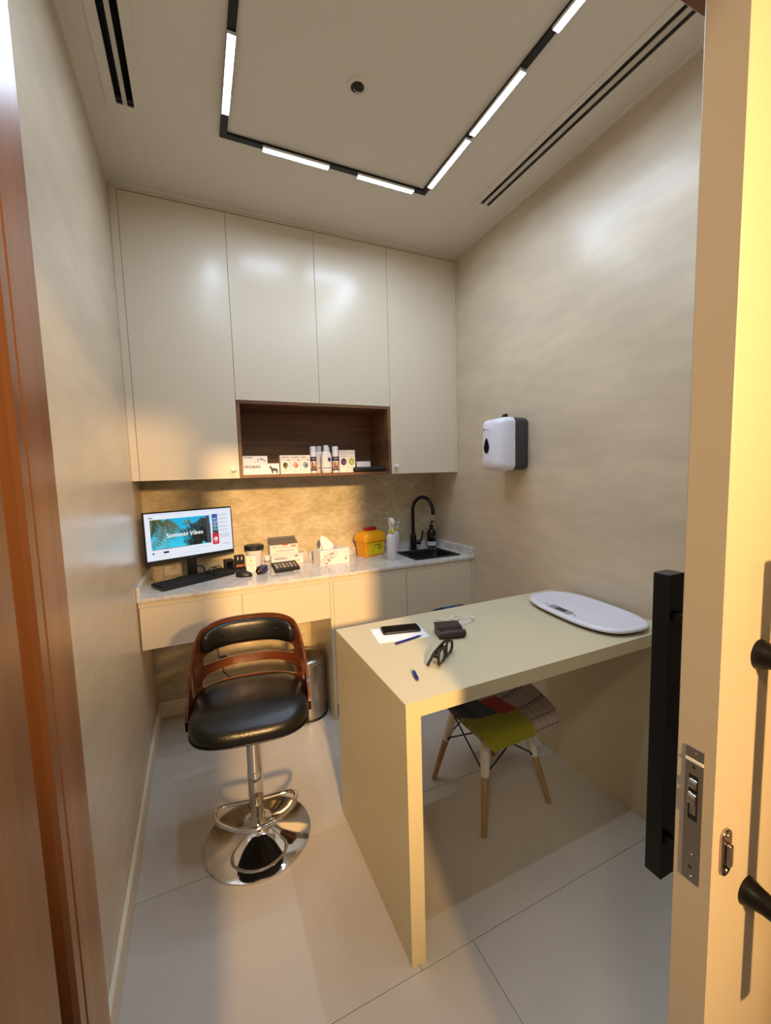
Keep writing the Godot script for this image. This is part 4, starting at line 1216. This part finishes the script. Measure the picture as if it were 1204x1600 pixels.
func counter_things() -> void:
	# stack of clear plastic cups
	var cup := []
	for k in 4:
		var y := k * 0.022
		cup.append_array([Vector2(0.030, y), Vector2(0.033, y + 0.018), Vector2(0.035, y + 0.02)])
	cup.append(Vector2(0.035, 0.092))
	solo("plastic_cup_stack", lathe(cup, 28), M.cup_plastic, "stack of clear ribbed plastic cups under the corner of the monitor", "cups", at(0.072, YC, -0.18))
	# cables and small black power supply behind the keyboard
	var ad := thing("power_adapter", "black square power adapter beside the monitor foot", "adapter", Vector3(0.462, YC, -0.245), 0.2)
	part(ad, "block", [rbox(0.055, 0.05, 0.075, 0.008, 0.003), at(0, 0, 0)], M.black_plastic)
	part(ad, "face_plate", [cbox(Vector3(0.038, 0.05, 0.002), 0.0008), at(0, 0.04, 0.0255)], M.black_gloss)
	solo("cable_loop", tube(smooth([Vector3(0.43, 0.925, -0.2), Vector3(0.415, 0.955, -0.195), Vector3(0.39, 0.965, -0.19), Vector3(0.372, 0.945, -0.185), Vector3(0.385, 0.922, -0.18), Vector3(0.41, 0.918, -0.19), Vector3(0.40, 0.945, -0.20), Vector3(0.36, 0.955, -0.21), Vector3(0.33, 0.93, -0.2), Vector3(0.30, 0.918, -0.21)], 6), 0.003, 8), M.black_rubber, "loop of black cable standing beside the monitor foot", "cable")
	solo("cable_loop", tube(smooth([Vector3(0.27, 0.918, -0.14), Vector3(0.255, 0.95, -0.135), Vector3(0.27, 0.985, -0.13), Vector3(0.305, 0.985, -0.125), Vector3(0.32, 0.955, -0.125), Vector3(0.30, 0.925, -0.12), Vector3(0.27, 0.919, -0.12)], 6), 0.004, 8), M.black_rubber, "loop of black cable in front of the monitor neck", "cable")
	# black stand with two white plugs and an orange label
	var bh := thing("charging_stand", "small black charging stand with two upright pins and an orange label", "stand", Vector3(0.528, YC, -0.215), 0.1)
	part(bh, "tray", [rbox(0.075, 0.07, 0.014, 0.006, 0.002), at(0, 0, 0)], M.black_plastic)
	part(bh, "back_block", [cbox(Vector3(0.06, 0.085, 0.03), 0.003), at(0, 0.056, -0.018)], M.black_plastic)
	part(bh, "label_plate", [cbox(Vector3(0.046, 0.014, 0.002), 0.0004), at(0, 0.032, 0.0)], M.orange_label)
	for q in [-1, 1]:
		part(bh, "pin", lathe([Vector2(0.0, 0.07), Vector2(0.0035, 0.07), Vector2(0.0035, 0.088), Vector2(0.0, 0.09)], 10), M.white_plastic, at(q * 0.012, 0, 0.001))
	# canister with black lid
	var cn := thing("lidded_canister", "grey-white canister with a wide black lid", "canister", Vector3(0.622, YC, -0.245))
	part(cn, "can", lathe([Vector2(0.0, 0.0), Vector2(0.046, 0.0), Vector2(0.048, 0.004), Vector2(0.050, 0.125), Vector2(0.0, 0.125)], 32), M.bottle_white)
	part(cn, "lid", lathe([Vector2(0.0, 0.122), Vector2(0.058, 0.122), Vector2(0.062, 0.127), Vector2(0.062, 0.146), Vector2(0.056, 0.153), Vector2(0.03, 0.156), Vector2(0.0, 0.156)], 32), M.black_plastic)
	# white upright carton with small prints
	var im := blank(96, 160, c8(232, 226, 216))
	type_lines(im, Rect2i(14, 12, 60, 14), 2, c8(120, 110, 110), 51)
	disc(im, 48, 48, 6, 8, c8(150, 92, 84))
	disc(im, 30, 78, 4, 4, c8(120, 110, 110))
	disc(im, 62, 80, 4, 4, c8(170, 120, 112))
	type_lines(im, Rect2i(16, 92, 64, 8), 1, c8(140, 130, 124), 52)
	disc(im, 48, 118, 5, 7, c8(140, 86, 80))
	type_lines(im, Rect2i(14, 138, 60, 10), 2, c8(130, 120, 116), 53)
	carton("medicine_carton", "upright white medicine carton in front of the lidded canister", Vector3(0.592, YC, -0.165), deg_to_rad(-8), Vector3(0.060, 0.098, 0.04), print_mat("carton_small_print", im), M.carton)
	# blue handheld device
	var dv := thing("handheld_device", "small blue and black handheld device with an orange light", "device", Vector3(0.645, YC, -0.075), deg_to_rad(-30))
	part(dv, "body", [rbox(0.05, 0.075, 0.045, 0.014, 0.006), at(0, 0, 0)], M.device_blue)
	part(dv, "front_cap", [lathe([Vector2(0.0, 0.0), Vector2(0.021, 0.0), Vector2(0.021, 0.016), Vector2(0.014, 0.02), Vector2(0.0, 0.02)], 20), turned(0, 0.0225, 0.036, PI / 2)], M.black_plastic)
	part(dv, "indicator", [lathe([Vector2(0.0, 0.0), Vector2(0.006, 0.0), Vector2(0.005, 0.002), Vector2(0.0, 0.0025)], 12), turned(0, 0.0225, 0.0555, PI / 2)], M.orange_label)
	# small capped bottle
	var sb := thing("small_bottle", "small clear bottle with a white cap beside the medicine cartons", "bottle", Vector3(0.692, YC, -0.175))
	part(sb, "glass", lathe([Vector2(0.0, 0.0), Vector2(0.019, 0.0), Vector2(0.020, 0.003), Vector2(0.020, 0.04), Vector2(0.012, 0.052), Vector2(0.011, 0.058), Vector2(0.0, 0.058)], 24), M.clear_plastic)
	part(sb, "cap", lathe([Vector2(0.0, 0.055), Vector2(0.018, 0.055), Vector2(0.019, 0.058), Vector2(0.019, 0.082), Vector2(0.016, 0.086), Vector2(0.0, 0.086)], 24), M.white_plastic)
	# black slotted pill case
	var pc := thing("slotted_case", "black flat case with six grey compartments leaning against the cartons", "case", Vector3(0.785, YC + 0.002, -0.068), deg_to_rad(5))
	var pb := part(pc, "tray", [rbox(0.158, 0.110, 0.016, 0.006, 0.003), turned(0, 0.0165, 0, 0.26)], M.black_plastic)
	for k in 6:
		part(pb, "compartment", [rbox(0.0165, 0.062, 0.005, 0.003, 0.0015), at(-0.0575 + k * 0.023, 0.0145, 0.002)], M.light_grey if k % 2 == 0 else M.steel)
	part(pc, "prop", [cbox(Vector3(0.12, 0.022, 0.02), 0.002), at(0, 0.011, -0.035)], M.black_plastic)
	# two flat cartons, one on the other
	im = blank(256, 80, c8(226, 222, 228))
	type_lines(im, Rect2i(190, 10, 52, 8), 1, c8(70, 60, 66), 61)
	im.fill_rect(Rect2i(190, 12, 24, 8), c8(60, 50, 56))
	type_lines(im, Rect2i(14, 54, 120, 10), 2, c8(170, 164, 172), 62)
	disc(im, 214, 54, 14, 14, c8(206, 196, 160))
	var c1 := carton("flat_carton", "white flat medicine carton lying under the grey one", Vector3(0.833, YC, -0.275), deg_to_rad(0), Vector3(0.212, 0.068, 0.076), print_mat("carton_flat_print", im), M.carton)
	part(c1, "lettering", words("MAXWELL", 0.013), M.ink, at(-0.042, 0.044, 0.0385))
	im = blank(256, 96, c8(230, 222, 216))
	disc(im, 30, 18, 5, 5, c8(70, 60, 60))
	disc(im, 48, 18, 5, 5, c8(70, 60, 60))
	type_lines(im, Rect2i(80, 14, 90, 26), 3, c8(190, 160, 150), 63)
	type_lines(im, Rect2i(60, 56, 160, 10), 1, c8(70, 50, 50), 64)
	im.fill_rect(Rect2i(190, 8, 50, 22), c8(214, 150, 140))
	type_lines(im, Rect2i(20, 80, 40, 6), 1, c8(120, 110, 110), 65)
	var c2 := carton("flat_carton", "open medicine carton with grey lid and red tab on the white one", Vector3(0.812, YC + 0.0685, -0.27), deg_to_rad(2), Vector3(0.186, 0.07, 0.072), print_mat("carton_open_print", im), M.carton)
	part(c2, "lid_flap", [cbox(Vector3(0.186, 0.0015, 0.088), 0.0004), turned(0, 0.088, -0.002, 0.36)], M.carton_grey)
	part(c2, "back_flap", [cbox(Vector3(0.184, 0.045, 0.0015), 0.0004), at(0, 0.092, -0.035)], M.carton_grey)
	part(c2, "red_tab", [cbox(Vector3(0.036, 0.010, 0.0014), 0.0004), turned(0.008, 0.069, 0.0385, 0.2)], M.carton_red)
	# clear acrylic holder
	var ah := thing("acrylic_holder", "clear acrylic holder between the cartons and the tissue box", "holder", Vector3(0.962, YC, -0.25))
	for s in [[Vector3(-0.024, 0, -0.03), Vector3(-0.021, 0.082, 0.03)], [Vector3(0.021, 0, -0.03), Vector3(0.024, 0.082, 0.03)], [Vector3(-0.021, 0, -0.03), Vector3(0.021, 0.082, -0.027)], [Vector3(-0.021, 0, 0.027), Vector3(0.021, 0.05, 0.03)], [Vector3(-0.021, 0, -0.027), Vector3(0.021, 0.003, 0.027)]]:
		part(ah, "panel", span(s[0], s[1], 0.0005), M.clear_plastic)
	# tissue box
	im = blank(256, 128, c8(236, 226, 222))
	var rng := RandomNumberGenerator.new()
	rng.seed = 77
	for k in 190:
		var u := rng.randf()
		var v := rng.randf_range(-1, 1)
		var x := lerpf(14, 130, u) + v * 26
		var y := lerpf(122, 6, u) + v * 26
		disc(im, x, y, rng.randf_range(1.5, 4), rng.randf_range(1.5, 4), [c8(168, 96, 76), c8(204, 142, 118), c8(120, 60, 52), c8(196, 160, 140), c8(228, 206, 196)][k % 5])
	for q in [[52, 116], [76, 92], [88, 38], [108, 30], [64, 84]]:
		disc(im, q[0], q[1], 6, 6, c8(66, 22, 24))
	disc(im, 224, 92, 9, 12, c8(150, 140, 144))
	stroke(im, 224, 64, 224, 84, 2, 5, c8(150, 140, 144))
	type_lines(im, Rect2i(200, 28, 44, 10), 2, c8(196, 186, 188), 78)
	var tb := carton("tissue_box", "white tissue box with a brown dotted pattern", Vector3(1.108, YC, -0.135), deg_to_rad(8), Vector3(0.212, 0.098, 0.115), print_mat("tissue_print", im), M.carton)
	var tis := []
	for k in 9:
		var f := k / 8.0
		var r := PackedVector3Array()
		for i in 24:
			var a := TAU * i / 24
			var wv := 1.0 + 0.16 * sin(a * 3 + f * 5.0) + 0.08 * sin(a * 7 + f * 3)
			r.append(Vector3(cos(a) * (0.05 - 0.03 * f * f) * wv - 0.025 - 0.022 * f, 0.099 + f * 0.092 - (0.02 * f * (0.5 + 0.5 * cos(a))), -sin(a) * (0.022 - 0.014 * f) * wv))
		tis.append(r)
	part(tb, "tissue", loft(tis), M.tissue)
	part(tb, "slot_film", [rbox(0.13, 0.05, 0.001, 0.024, 0.0003), at(-0.02, 0.098, 0)], M.clear_plastic)
	# sharps container
	var sh := thing("sharps_container", "yellow sharps container with a red lid and a biohazard label", "container", Vector3(1.432, YC, -0.228), deg_to_rad(16))
	part(sh, "tub", loft([rrect(0.158, 0.108, 0.014, 0.0, 4), rrect(0.164, 0.112, 0.014, 0.003, 4), rrect(0.186, 0.130, 0.016, 0.118, 4), rrect(0.190, 0.134, 0.016, 0.12, 4)], [1, 2]), M.yellow)
	part(sh, "cover", loft([rrect(0.200, 0.142, 0.018, 0.112, 4), rrect(0.202, 0.144, 0.018, 0.114, 4), rrect(0.200, 0.142, 0.018, 0.136, 4), rrect(0.196, 0.138, 0.022, 0.150, 4), rrect(0.186, 0.128, 0.028, 0.164, 4), rrect(0.168, 0.11, 0.032, 0.175, 4), rrect(0.14, 0.085, 0.032, 0.182, 4), rrect(0.11, 0.06, 0.025, 0.185, 4)], [1, 2]), M.yellow)
	part(sh, "red_lid", join([loft([rrect(0.086, 0.056, 0.01, 0.183, 4), rrect(0.09, 0.06, 0.012, 0.186, 4), rrect(0.088, 0.058, 0.012, 0.2, 4), rrect(0.07, 0.044, 0.012, 0.206, 4)], [1, 2]), [cbox(Vector3(0.07, 0.010, 0.012), 0.003), at(0.004, 0.206, 0.02)], [cbox(Vector3(0.02, 0.008, 0.03), 0.003), at(-0.03, 0.204, 0.0)]]), M.red_plastic)
	im = blank(256, 200, c8(240, 214, 20))
	im.fill_rect(Rect2i(4, 4, 248, 3), c8(60, 56, 20))
	im.fill_rect(Rect2i(4, 193, 248, 3), c8(60, 56, 20))
	stroke(im, 24, 46, 34, 26, 2, 2, c8(40, 36, 20)); stroke(im, 34, 26, 44, 46, 2, 2, c8(40, 36, 20)); stroke(im, 24, 46, 44, 46, 2, 2, c8(40, 36, 20))
	type_lines(im, Rect2i(20, 66, 110, 22), 2, c8(150, 130, 30), 81)
	type_lines(im, Rect2i(20, 104, 100, 60), 5, c8(190, 168, 40), 82)
	var bk := c8(30, 28, 20)
	for k in 3:
		var a := -PI / 2 + k * TAU / 3
		var cx := 190 + cos(a) * 21
		var cy := 92 + sin(a) * 21
		for i in 60:
			var q := TAU * i / 60
			if absf(wrapf(q - a, -PI, PI)) > 0.45:
				disc(im, cx + cos(q) * 20, cy + sin(q) * 20, 4, 4, bk)
	disc(im, 190, 92, 10, 10, bk)
	disc(im, 190, 92, 5, 5, c8(240, 214, 20))
	type_lines(im, Rect2i(156, 150, 70, 14), 2, bk, 84)
	var lm := print_mat("biohazard_label", im, 0.4)
	var lab := part(sh, "hazard_label", sheet(0.138, 0.088), lm, turned(0.006, 0.058, 0.0618, 0.078))
	part(lab, "lettering", words("DANGER", 0.012), M.ink, at(0.012, 0.026, 0.0005))

# ---------------------------------------------------------------- things in the niche
func shelf_things() -> void:
	var y := 1.518
	var z := -0.075
	# two PROMAX boxes
	var im := blank(512, 148, c8(232, 228, 230))
	dog(im, 440, 84, 2.4, c8(62, 58, 58))
	type_lines(im, Rect2i(20, 120, 60, 10), 1, c8(110, 104, 108), 91)
	type_lines(im, Rect2i(20, 84, 150, 6), 1, c8(190, 186, 190), 92)
	var b1 := carton("supplement_box", "long white PROMAX box with a dark dog on the shelf", Vector3(0.669, y, z), 0, Vector3(0.212, 0.066, 0.06), print_mat("promax_dog", im), M.carton)
	part(b1, "lettering", words("PROMAX", 0.0165), M.ink, at(-0.053, 0.046, 0.0305))
	im = blank(320, 120, c8(232, 228, 230))
	dog(im, 250, 50, 1.0, c8(96, 90, 92))
	disc(im, 200, 62, 16, 12, c8(150, 146, 148)); disc(im, 192, 46, 8, 8, c8(150, 146, 148))
	stroke(im, 150, 92, 230, 88, 4, 4, c8(168, 164, 166))
	dog(im, 284, 74, 0.7, c8(84, 78, 80))
	var b2 := carton("supplement_box", "shorter white PROMAX box with small pets lying on the long one", Vector3(0.636, y + 0.0662, z), 0, Vector3(0.142, 0.045, 0.058), print_mat("promax_pets", im), M.carton)
	part(b2, "lettering", words("PROMAX", 0.0085), M.ink, at(-0.040, 0.036, 0.0295))
	# three slim cartons with coloured pet heads
	var cols := [[c8(150, 120, 30), c8(46, 36, 22), "yellow"], [c8(206, 86, 62), c8(226, 160, 140), "red"], [c8(70, 88, 104), c8(130, 146, 158), "blue-grey"]]
	for k in 3:
		im = blank(96, 176, c8(236, 226, 220))
		im.fill_rect(Rect2i(10, 14, 76, 14), c8(206, 190, 184))
		type_lines(im, Rect2i(12, 14, 72, 12), 1, cols[k][0].lerp(c8(90, 80, 80), 0.4), 100 + k)
		type_lines(im, Rect2i(12, 40, 52, 8), 1, cols[k][0], 110 + k)
		disc(im, 76, 44, 8, 6, c8(40, 36, 38))
		disc(im, 48, 94, 28, 28, cols[k][0].lerp(c8(236, 226, 220), 0.35))
		disc(im, 46, 92, 20, 22, cols[k][1])
		disc(im, 56, 100, 12, 12, cols[k][0])
		stroke(im, 40, 110, 48, 128, 7, 4, cols[k][1])
		type_lines(im, Rect2i(14, 144, 56, 16), 2, c8(176, 160, 160), 120 + k)
		carton("tablet_carton", "slim white tablet carton with a %s pet head on the shelf" % cols[k][2], Vector3(0.815 + k * 0.0625, y, z), 0, Vector3(0.0615, 0.115, 0.045), print_mat("tablet_print_%d" % k, im), M.carton, "slim tablet cartons")
	# spray cans
	im = blank(128, 160, c8(40, 30, 52))
	im.fill_rect(Rect2i(0, 44, 128, 84), c8(206, 190, 190))
	im.fill_rect(Rect2i(0, 128, 128, 14), c8(46, 36, 60))
	im.fill_rect(Rect2i(0, 142, 128, 18), c8(226, 220, 220))
	for e in [[44, 86, 18, 34, c8(160, 96, 62)], [84, 92, 16, 30, c8(196, 140, 110)], [64, 110, 22, 20, c8(120, 70, 56)], [34, 112, 12, 14, c8(90, 60, 70)], [96, 62, 10, 14, c8(140, 60, 60)]]:
		disc(im, e[0], e[1], e[2], e[3], e[4])
	type_lines(im, Rect2i(20, 14, 88, 14), 2, c8(210, 204, 214), 131)
	var cm := print_mat("can_print", im, 0.35)
	for a in [[0.997, z, "white-capped spray can with a dark picture band beside the tablet cartons"], [1.142, z + 0.005, "white-capped spray can with a dark picture band beside the round bottles"], [1.112, z - 0.08, "white-capped spray can standing behind the round bottles"]]:
		var t := thing("spray_can", a[2], "spray can", Vector3(a[0], y, a[1]), 0, "spray cans in the niche")
		part(t, "can", lathe([Vector2(0.0, 0.0), Vector2(0.0195, 0.0), Vector2(0.0205, 0.003), Vector2(0.0205, 0.104), Vector2(0.018, 0.109), Vector2(0.0, 0.109)], 28), M.bottle_white)
		part(t, "cap", lathe([Vector2(0.0, 0.106), Vector2(0.0195, 0.106), Vector2(0.0195, 0.166), Vector2(0.0175, 0.170), Vector2(0.0, 0.171)], 28), M.white_plastic)
		var st := begin()
		st.set_smooth_group(0)
		for i in 24:
			var a0 := lerpf(-1.5, 1.5, i / 24.0)
			var a1 := lerpf(-1.5, 1.5, (i + 1) / 24.0)
			var r := 0.0208
			var q := [[a0, 0.004], [a1, 0.004], [a1, 0.104], [a0, 0.104]]
			for e in [0, 2, 1, 0, 3, 2]:
				st.set_uv(Vector2((q[e][0] + 1.5) / 3.0, 1.0 - (q[e][1] - 0.004) / 0.1))
				st.add_vertex(Vector3(sin(q[e][0]) * r, q[e][1], cos(q[e][0]) * r))
		part(t, "printed_wrap", done(st), cm)
	# rounded white bottles
	for a in [[1.082, z, "rounded white bottle with a dark diamond mark in front of its twin"], [1.056, z - 0.075, "rounded white bottle standing behind its twin with the diamond mark"]]:
		var t := thing("shampoo_bottle", a[2], "bottle", Vector3(a[0], y, a[1]), 0, "white bottles in the niche")
		var rings := []
		for p in [[0.030, 0.0], [0.0335, 0.003], [0.0345, 0.02], [0.0345, 0.10], [0.033, 0.115], [0.028, 0.130], [0.019, 0.141], [0.015, 0.146]]:
			rings.append(rrect(p[0] * 2, p[0] * 1.3, p[0] * 0.62, p[1], 6))
		part(t, "body", loft(rings), M.bottle_white)
		part(t, "cap", lathe([Vector2(0.0, 0.144), Vector2(0.0165, 0.144), Vector2(0.0165, 0.172), Vector2(0.0145, 0.177), Vector2(0.0, 0.177)], 24), M.white_plastic)
		var dm := PackedVector2Array([Vector2(0, -0.016), Vector2(0.012, 0), Vector2(0, 0.018), Vector2(-0.012, 0)])
		part(t, "diamond_mark", extrude(dm, 0.0008), M.ink_blue, at(0.014, 0.085, 0.0226))
		part(t, "stripe", cbox(Vector3(0.056, 0.004, 0.0008), 0.0002), M.ink_blue, at(0.0, 0.032, 0.0226))
	# two taller cartons
	cols = [[c8(44, 42, 84), c8(130, 60, 90), "purple"], [c8(150, 168, 40), c8(196, 204, 120), "green"]]
	for k in 2:
		im = blank(96, 224, c8(230, 222, 212))
		im.fill_rect(Rect2i(0, 0, 96, 30), [c8(214, 196, 192), c8(216, 206, 190)][k])
		type_lines(im, Rect2i(10, 36, 76, 12), 1, c8(120, 104, 100), 140 + k)
		type_lines(im, Rect2i(10, 58, 76, 14), 1, cols[k][0], 142 + k)
		disc(im, 50, 116, 36, 36, cols[k][0])
		disc(im, 56, 122, 16, 18, cols[k][1])
		stroke(im, 30, 100, 62, 120, 3, 3, cols[k][1])
		type_lines(im, Rect2i(12, 170, 50, 12), 2, c8(150, 140, 150), 144 + k)
		carton("tall_carton", "tall white carton with a round %s picture in the niche" % cols[k][2], Vector3([1.190, 1.2445][k], y, z), 0, Vector3(0.053, 0.145, 0.05), print_mat("tall_print_%d" % k, im), M.carton, "tall cartons in the niche")
	# flat white carton with grey end and the long black case on front of it
	im = blank(256, 72, c8(222, 220, 220))
	im.fill_rect(Rect2i(0, 0, 50, 72), c8(96, 92, 96))
	disc(im, 28, 30, 12, 16, c8(40, 38, 44))
	type_lines(im, Rect2i(70, 40, 130, 12), 2, c8(186, 182, 184), 151)
	carton("flat_shelf_carton", "low white carton with a dark end behind the black case", Vector3(1.340, y, z - 0.055), 0, Vector3(0.126, 0.072, 0.05), print_mat("flat_shelf_print", im), M.carton)
	var bc := thing("black_case", "long black zip case lying at the end of the niche", "case", Vector3(1.368, y, -0.045), deg_to_rad(2))
	part(bc, "pouch", [rbox(0.228, 0.05, 0.034, 0.016, 0.012), at(0, 0, 0)], M.black_rubber)
	part(bc, "zip", tube([Vector3(-0.095, 0.02, 0.0253), Vector3(0.095, 0.02, 0.0253)], 0.0015, 6), M.black_gloss)

# ---------------------------------------------------------------- things on the desk
func desk_things() -> void:
	# baby scale
	var s := thing("baby_scale", "white oval baby scale with a grey display on the desk", "scale", Vector3(1.866, YK, 1.238), deg_to_rad(-7))
	var shape := func(k: float, y: float) -> PackedVector3Array:
		var o := PackedVector3Array()
		for i in 72:
			var a := TAU * i / 72
			var n := 2.9
			o.append(Vector3(signf(cos(a)) * pow(absf(cos(a)), 2 / n) * (0.154 + k), y, -signf(sin(a)) * pow(absf(sin(a)), 2 / n) * (0.279 + k)))
		return o
	part(s, "foot_plate", loft([shape.call(-0.03, 0.0), shape.call(-0.022, 0.003), shape.call(-0.016, 0.012)]), M.grey_plastic)
	var tp := part(s, "platform", loft([shape.call(-0.012, 0.011), shape.call(-0.003, 0.015), shape.call(0.0, 0.021), shape.call(-0.003, 0.027), shape.call(-0.012, 0.030), shape.call(-0.03, 0.029), shape.call(-0.05, 0.0265), shape.call(-0.11, 0.026)]), M.lilac_white)
	var dp := part(s, "display_panel", [rbox(0.040, 0.125, 0.002, 0.004, 0.0008), turned(-0.108, 0.0292, -0.02, 0, 0, 0.03)], M.light_grey)
	part(dp, "lcd", [rbox(0.026, 0.056, 0.0012, 0.001, 0.0003), at(0.0, 0.0018, 0.008)], M.grey_plastic)
	for z in [-0.115, 0.070]:
		part(s, "button_mark", [rbox(0.008, 0.011, 0.0006, 0.003, 0.0002), at(-0.106, 0.0298, z)], M.light_grey)
	# sheet of paper
	var pv := Vector3(1.034, YK, 1.042)
	solo("paper_sheet", cbox(Vector3(0.212, 0.0006, 0.155), 0.0002), M.paper, "sheet of white paper under the black phone", "paper", turned(pv.x, pv.y + 0.0004, pv.z, 0, deg_to_rad(-9)))
	var ph := thing("phone", "black smartphone lying on the white paper", "phone", Vector3(1.052, YK + 0.0009, 1.016), deg_to_rad(-13))
	part(ph, "case", rbox(0.162, 0.078, 0.0095, 0.012, 0.003), M.black_plastic)
	part(ph, "screen_glass", rbox(0.155, 0.071, 0.0006, 0.009, 0.0002), M.black_gloss, at(0, 0.0095, 0))
	part(ph, "camera_dot", lathe([Vector2(0.0, 0), Vector2(0.002, 0), Vector2(0.0, 0.0002)], 10), M.grey_plastic, at(0.07, 0.0101, 0))
	# pen without cap
	var a := Vector3(0.966, YK, 1.142)
	var b := Vector3(1.092, YK, 1.118)
	var pn := thing("ballpoint_pen", "blue ballpoint pen lying against the paper", "pen", (a + b) / 2, atan2(-(b.z - a.z), b.x - a.x))
	part(pn, "barrel", [lathe([Vector2(0.0, -0.062), Vector2(0.0046, -0.062), Vector2(0.0046, 0.05), Vector2(0.003, 0.06), Vector2(0.0, 0.06)], 12), turned(0, 0.0048, 0, 0, 0, -PI / 2)], M.pen_blue)
	part(pn, "tip", [lathe([Vector2(0.003, 0.06), Vector2(0.0012, 0.072), Vector2(0.0, 0.073)], 10), turned(0, 0.0048, 0, 0, 0, -PI / 2)], M.steel)
	# its cap
	var cp := thing("pen_cap", "small dark blue pen cap lying alone near the desk edge", "pen cap", Vector3(0.9135, YK, 1.402), deg_to_rad(75))
	part(cp, "cap", [lathe([Vector2(0.0, -0.028), Vector2(0.004, -0.027), Vector2(0.0062, -0.018), Vector2(0.0062, 0.022), Vector2(0.005, 0.028), Vector2(0.0, 0.029)], 14), turned(0, 0.0064, 0, 0, 0, -PI / 2)], M.cap_blue)
	part(cp, "clip", cbox(Vector3(0.038, 0.0018, 0.0036), 0.0006), M.cap_blue, at(-0.004, 0.0135, 0))
	# folded wallet
	var wt := thing("wallet", "bulging dark brown leather wallet on the desk", "wallet", Vector3(1.206, YK, 1.152), deg_to_rad(-17))
	var fold := PackedVector2Array()
	for p in [[-0.052, 0.0], [0.048, 0.0], [0.053, 0.006], [0.053, 0.026], [0.048, 0.033], [0.02, 0.036], [-0.02, 0.037], [-0.046, 0.035], [-0.051, 0.028]]:
		fold.append(Vector2(p[0], p[1]))
	var body := part(wt, "body", extrude(fold, 0.082, true), M.wallet)
	part(body, "flap", [rbox(0.104, 0.070, 0.005, 0.008, 0.002), turned(-0.003, 0.0345, -0.012, 0.03)], M.wallet)
	part(body, "front_roll", tube([Vector3(-0.05, 0.016, 0.036), Vector3(-0.02, 0.018, 0.039), Vector3(0.02, 0.018, 0.039), Vector3(0.055, 0.017, 0.036)], [0.0135, 0.0165, 0.0165, 0.0145], 14), M.wallet)
	part(body, "seam", tube([Vector3(-0.048, 0.0385, 0.024), Vector3(0.046, 0.0385, 0.024)], 0.0008, 6), M.slot_dark)
	for k in 3:
		part(body, "card_edge", [cbox(Vector3(0.006, 0.0008, 0.05), 0.0002), at(0.055, 0.010 + k * 0.006, -0.004)], M.carton)
	# folded spectacles, standing on their rims
	var g := thing("spectacles", "black framed spectacles folded up beside the wallet", "glasses", Vector3(1.067, YK + 0.002, 1.335), deg_to_rad(38))
	g.scale = Vector3.ONE * 1.12
	for q in [-1, 1]:
		var rim := []
		for i in 36:
			var an := TAU * i / 36
			var n := 2.8
			rim.append(Vector3(q * 0.035 + signf(cos(an)) * pow(absf(cos(an)), 2 / n) * 0.029, 0.0225 + signf(sin(an)) * pow(absf(sin(an)), 2 / n) * 0.0205, 0.004 * absf(cos(an))))
		part(g, "rim", tube(rim, 0.0042, 8, true), M.black_gloss)
		var lens := PackedVector2Array()
		for v in rim:
			lens.append(Vector2(v.x, v.y))
		if Geometry2D.is_polygon_clockwise(lens):
			lens.reverse()
		part(g, "lens", extrude(lens, 0.0015, true), M.lens_glass, at(0, 0, 0.002))
		part(g, "temple", tube(smooth([Vector3(q * 0.064, 0.033, 0.002), Vector3(q * 0.066, 0.033, -0.01 - 0.003 * q), Vector3(q * 0.05, 0.031, -0.016 - 0.004 * q), Vector3(-q * 0.02, 0.026, -0.020 - 0.004 * q), Vector3(-q * 0.058, 0.014, -0.022 - 0.004 * q), Vector3(-q * 0.074, 0.004, -0.024 - 0.004 * q)], 5), 0.0045, 8), M.black_gloss)
	part(g, "bridge", tube(smooth([Vector3(-0.0075, 0.026, 0.001), Vector3(0, 0.030, 0.003), Vector3(0.0075, 0.026, 0.001)], 4), 0.0042, 8), M.black_gloss)
	# earphones
	var ep := thing("earphones", "white wired earphones in a loose tangle behind the wallet", "earphones", Vector3(1.33, YK, 1.045))
	part(ep, "cord", tube(smooth([Vector3(-0.07, 0.004, -0.05), Vector3(-0.045, 0.003, -0.02), Vector3(-0.02, 0.004, 0.0), Vector3(0.03, 0.006, -0.03), Vector3(0.055, 0.004, -0.01), Vector3(0.03, 0.003, 0.03), Vector3(-0.02, 0.004, 0.035), Vector3(-0.045, 0.006, 0.0), Vector3(-0.02, 0.009, -0.035), Vector3(0.025, 0.004, -0.055), Vector3(0.06, 0.003, -0.02), Vector3(0.055, 0.007, 0.025), Vector3(0.0, 0.006, 0.05), Vector3(-0.04, 0.004, 0.06), Vector3(-0.02, 0.003, 0.075)], 6), 0.0017, 6), M.cord_white)
	part(ep, "cord", tube(smooth([Vector3(-0.03, 0.006, 0.02), Vector3(0.0, 0.009, -0.01), Vector3(0.03, 0.006, 0.0), Vector3(0.05, 0.006, 0.02)], 6), 0.0015, 6), M.cord_white)
	for e in [[Vector3(0.052, 0.0125, 0.022), 0.4], [Vector3(-0.035, 0.0125, -0.012), 2.4]]:
		var bud := part(ep, "earbud", [lathe([Vector2(0.0, -0.005), Vector2(0.005, -0.005), Vector2(0.008, 0.0), Vector2(0.0075, 0.005), Vector2(0.004, 0.008), Vector2(0.0, 0.0085)], 16), Transform3D(Basis.from_euler(Vector3(0.9, e[1], 0)), e[0])], M.cord_white)
		part(bud, "stem", tube([Vector3(0, -0.003, 0), Vector3(0.012, -0.004, 0.012)], 0.0022, 8), M.cord_white)
	part(ep, "jack", [lathe([Vector2(0.0, 0.0), Vector2(0.003, 0.0), Vector2(0.003, 0.018), Vector2(0.0018, 0.02), Vector2(0.0018, 0.033), Vector2(0.0, 0.034)], 10), turned(-0.062, 0.004, -0.045, PI / 2, -2.3, 0)], M.cord_white)
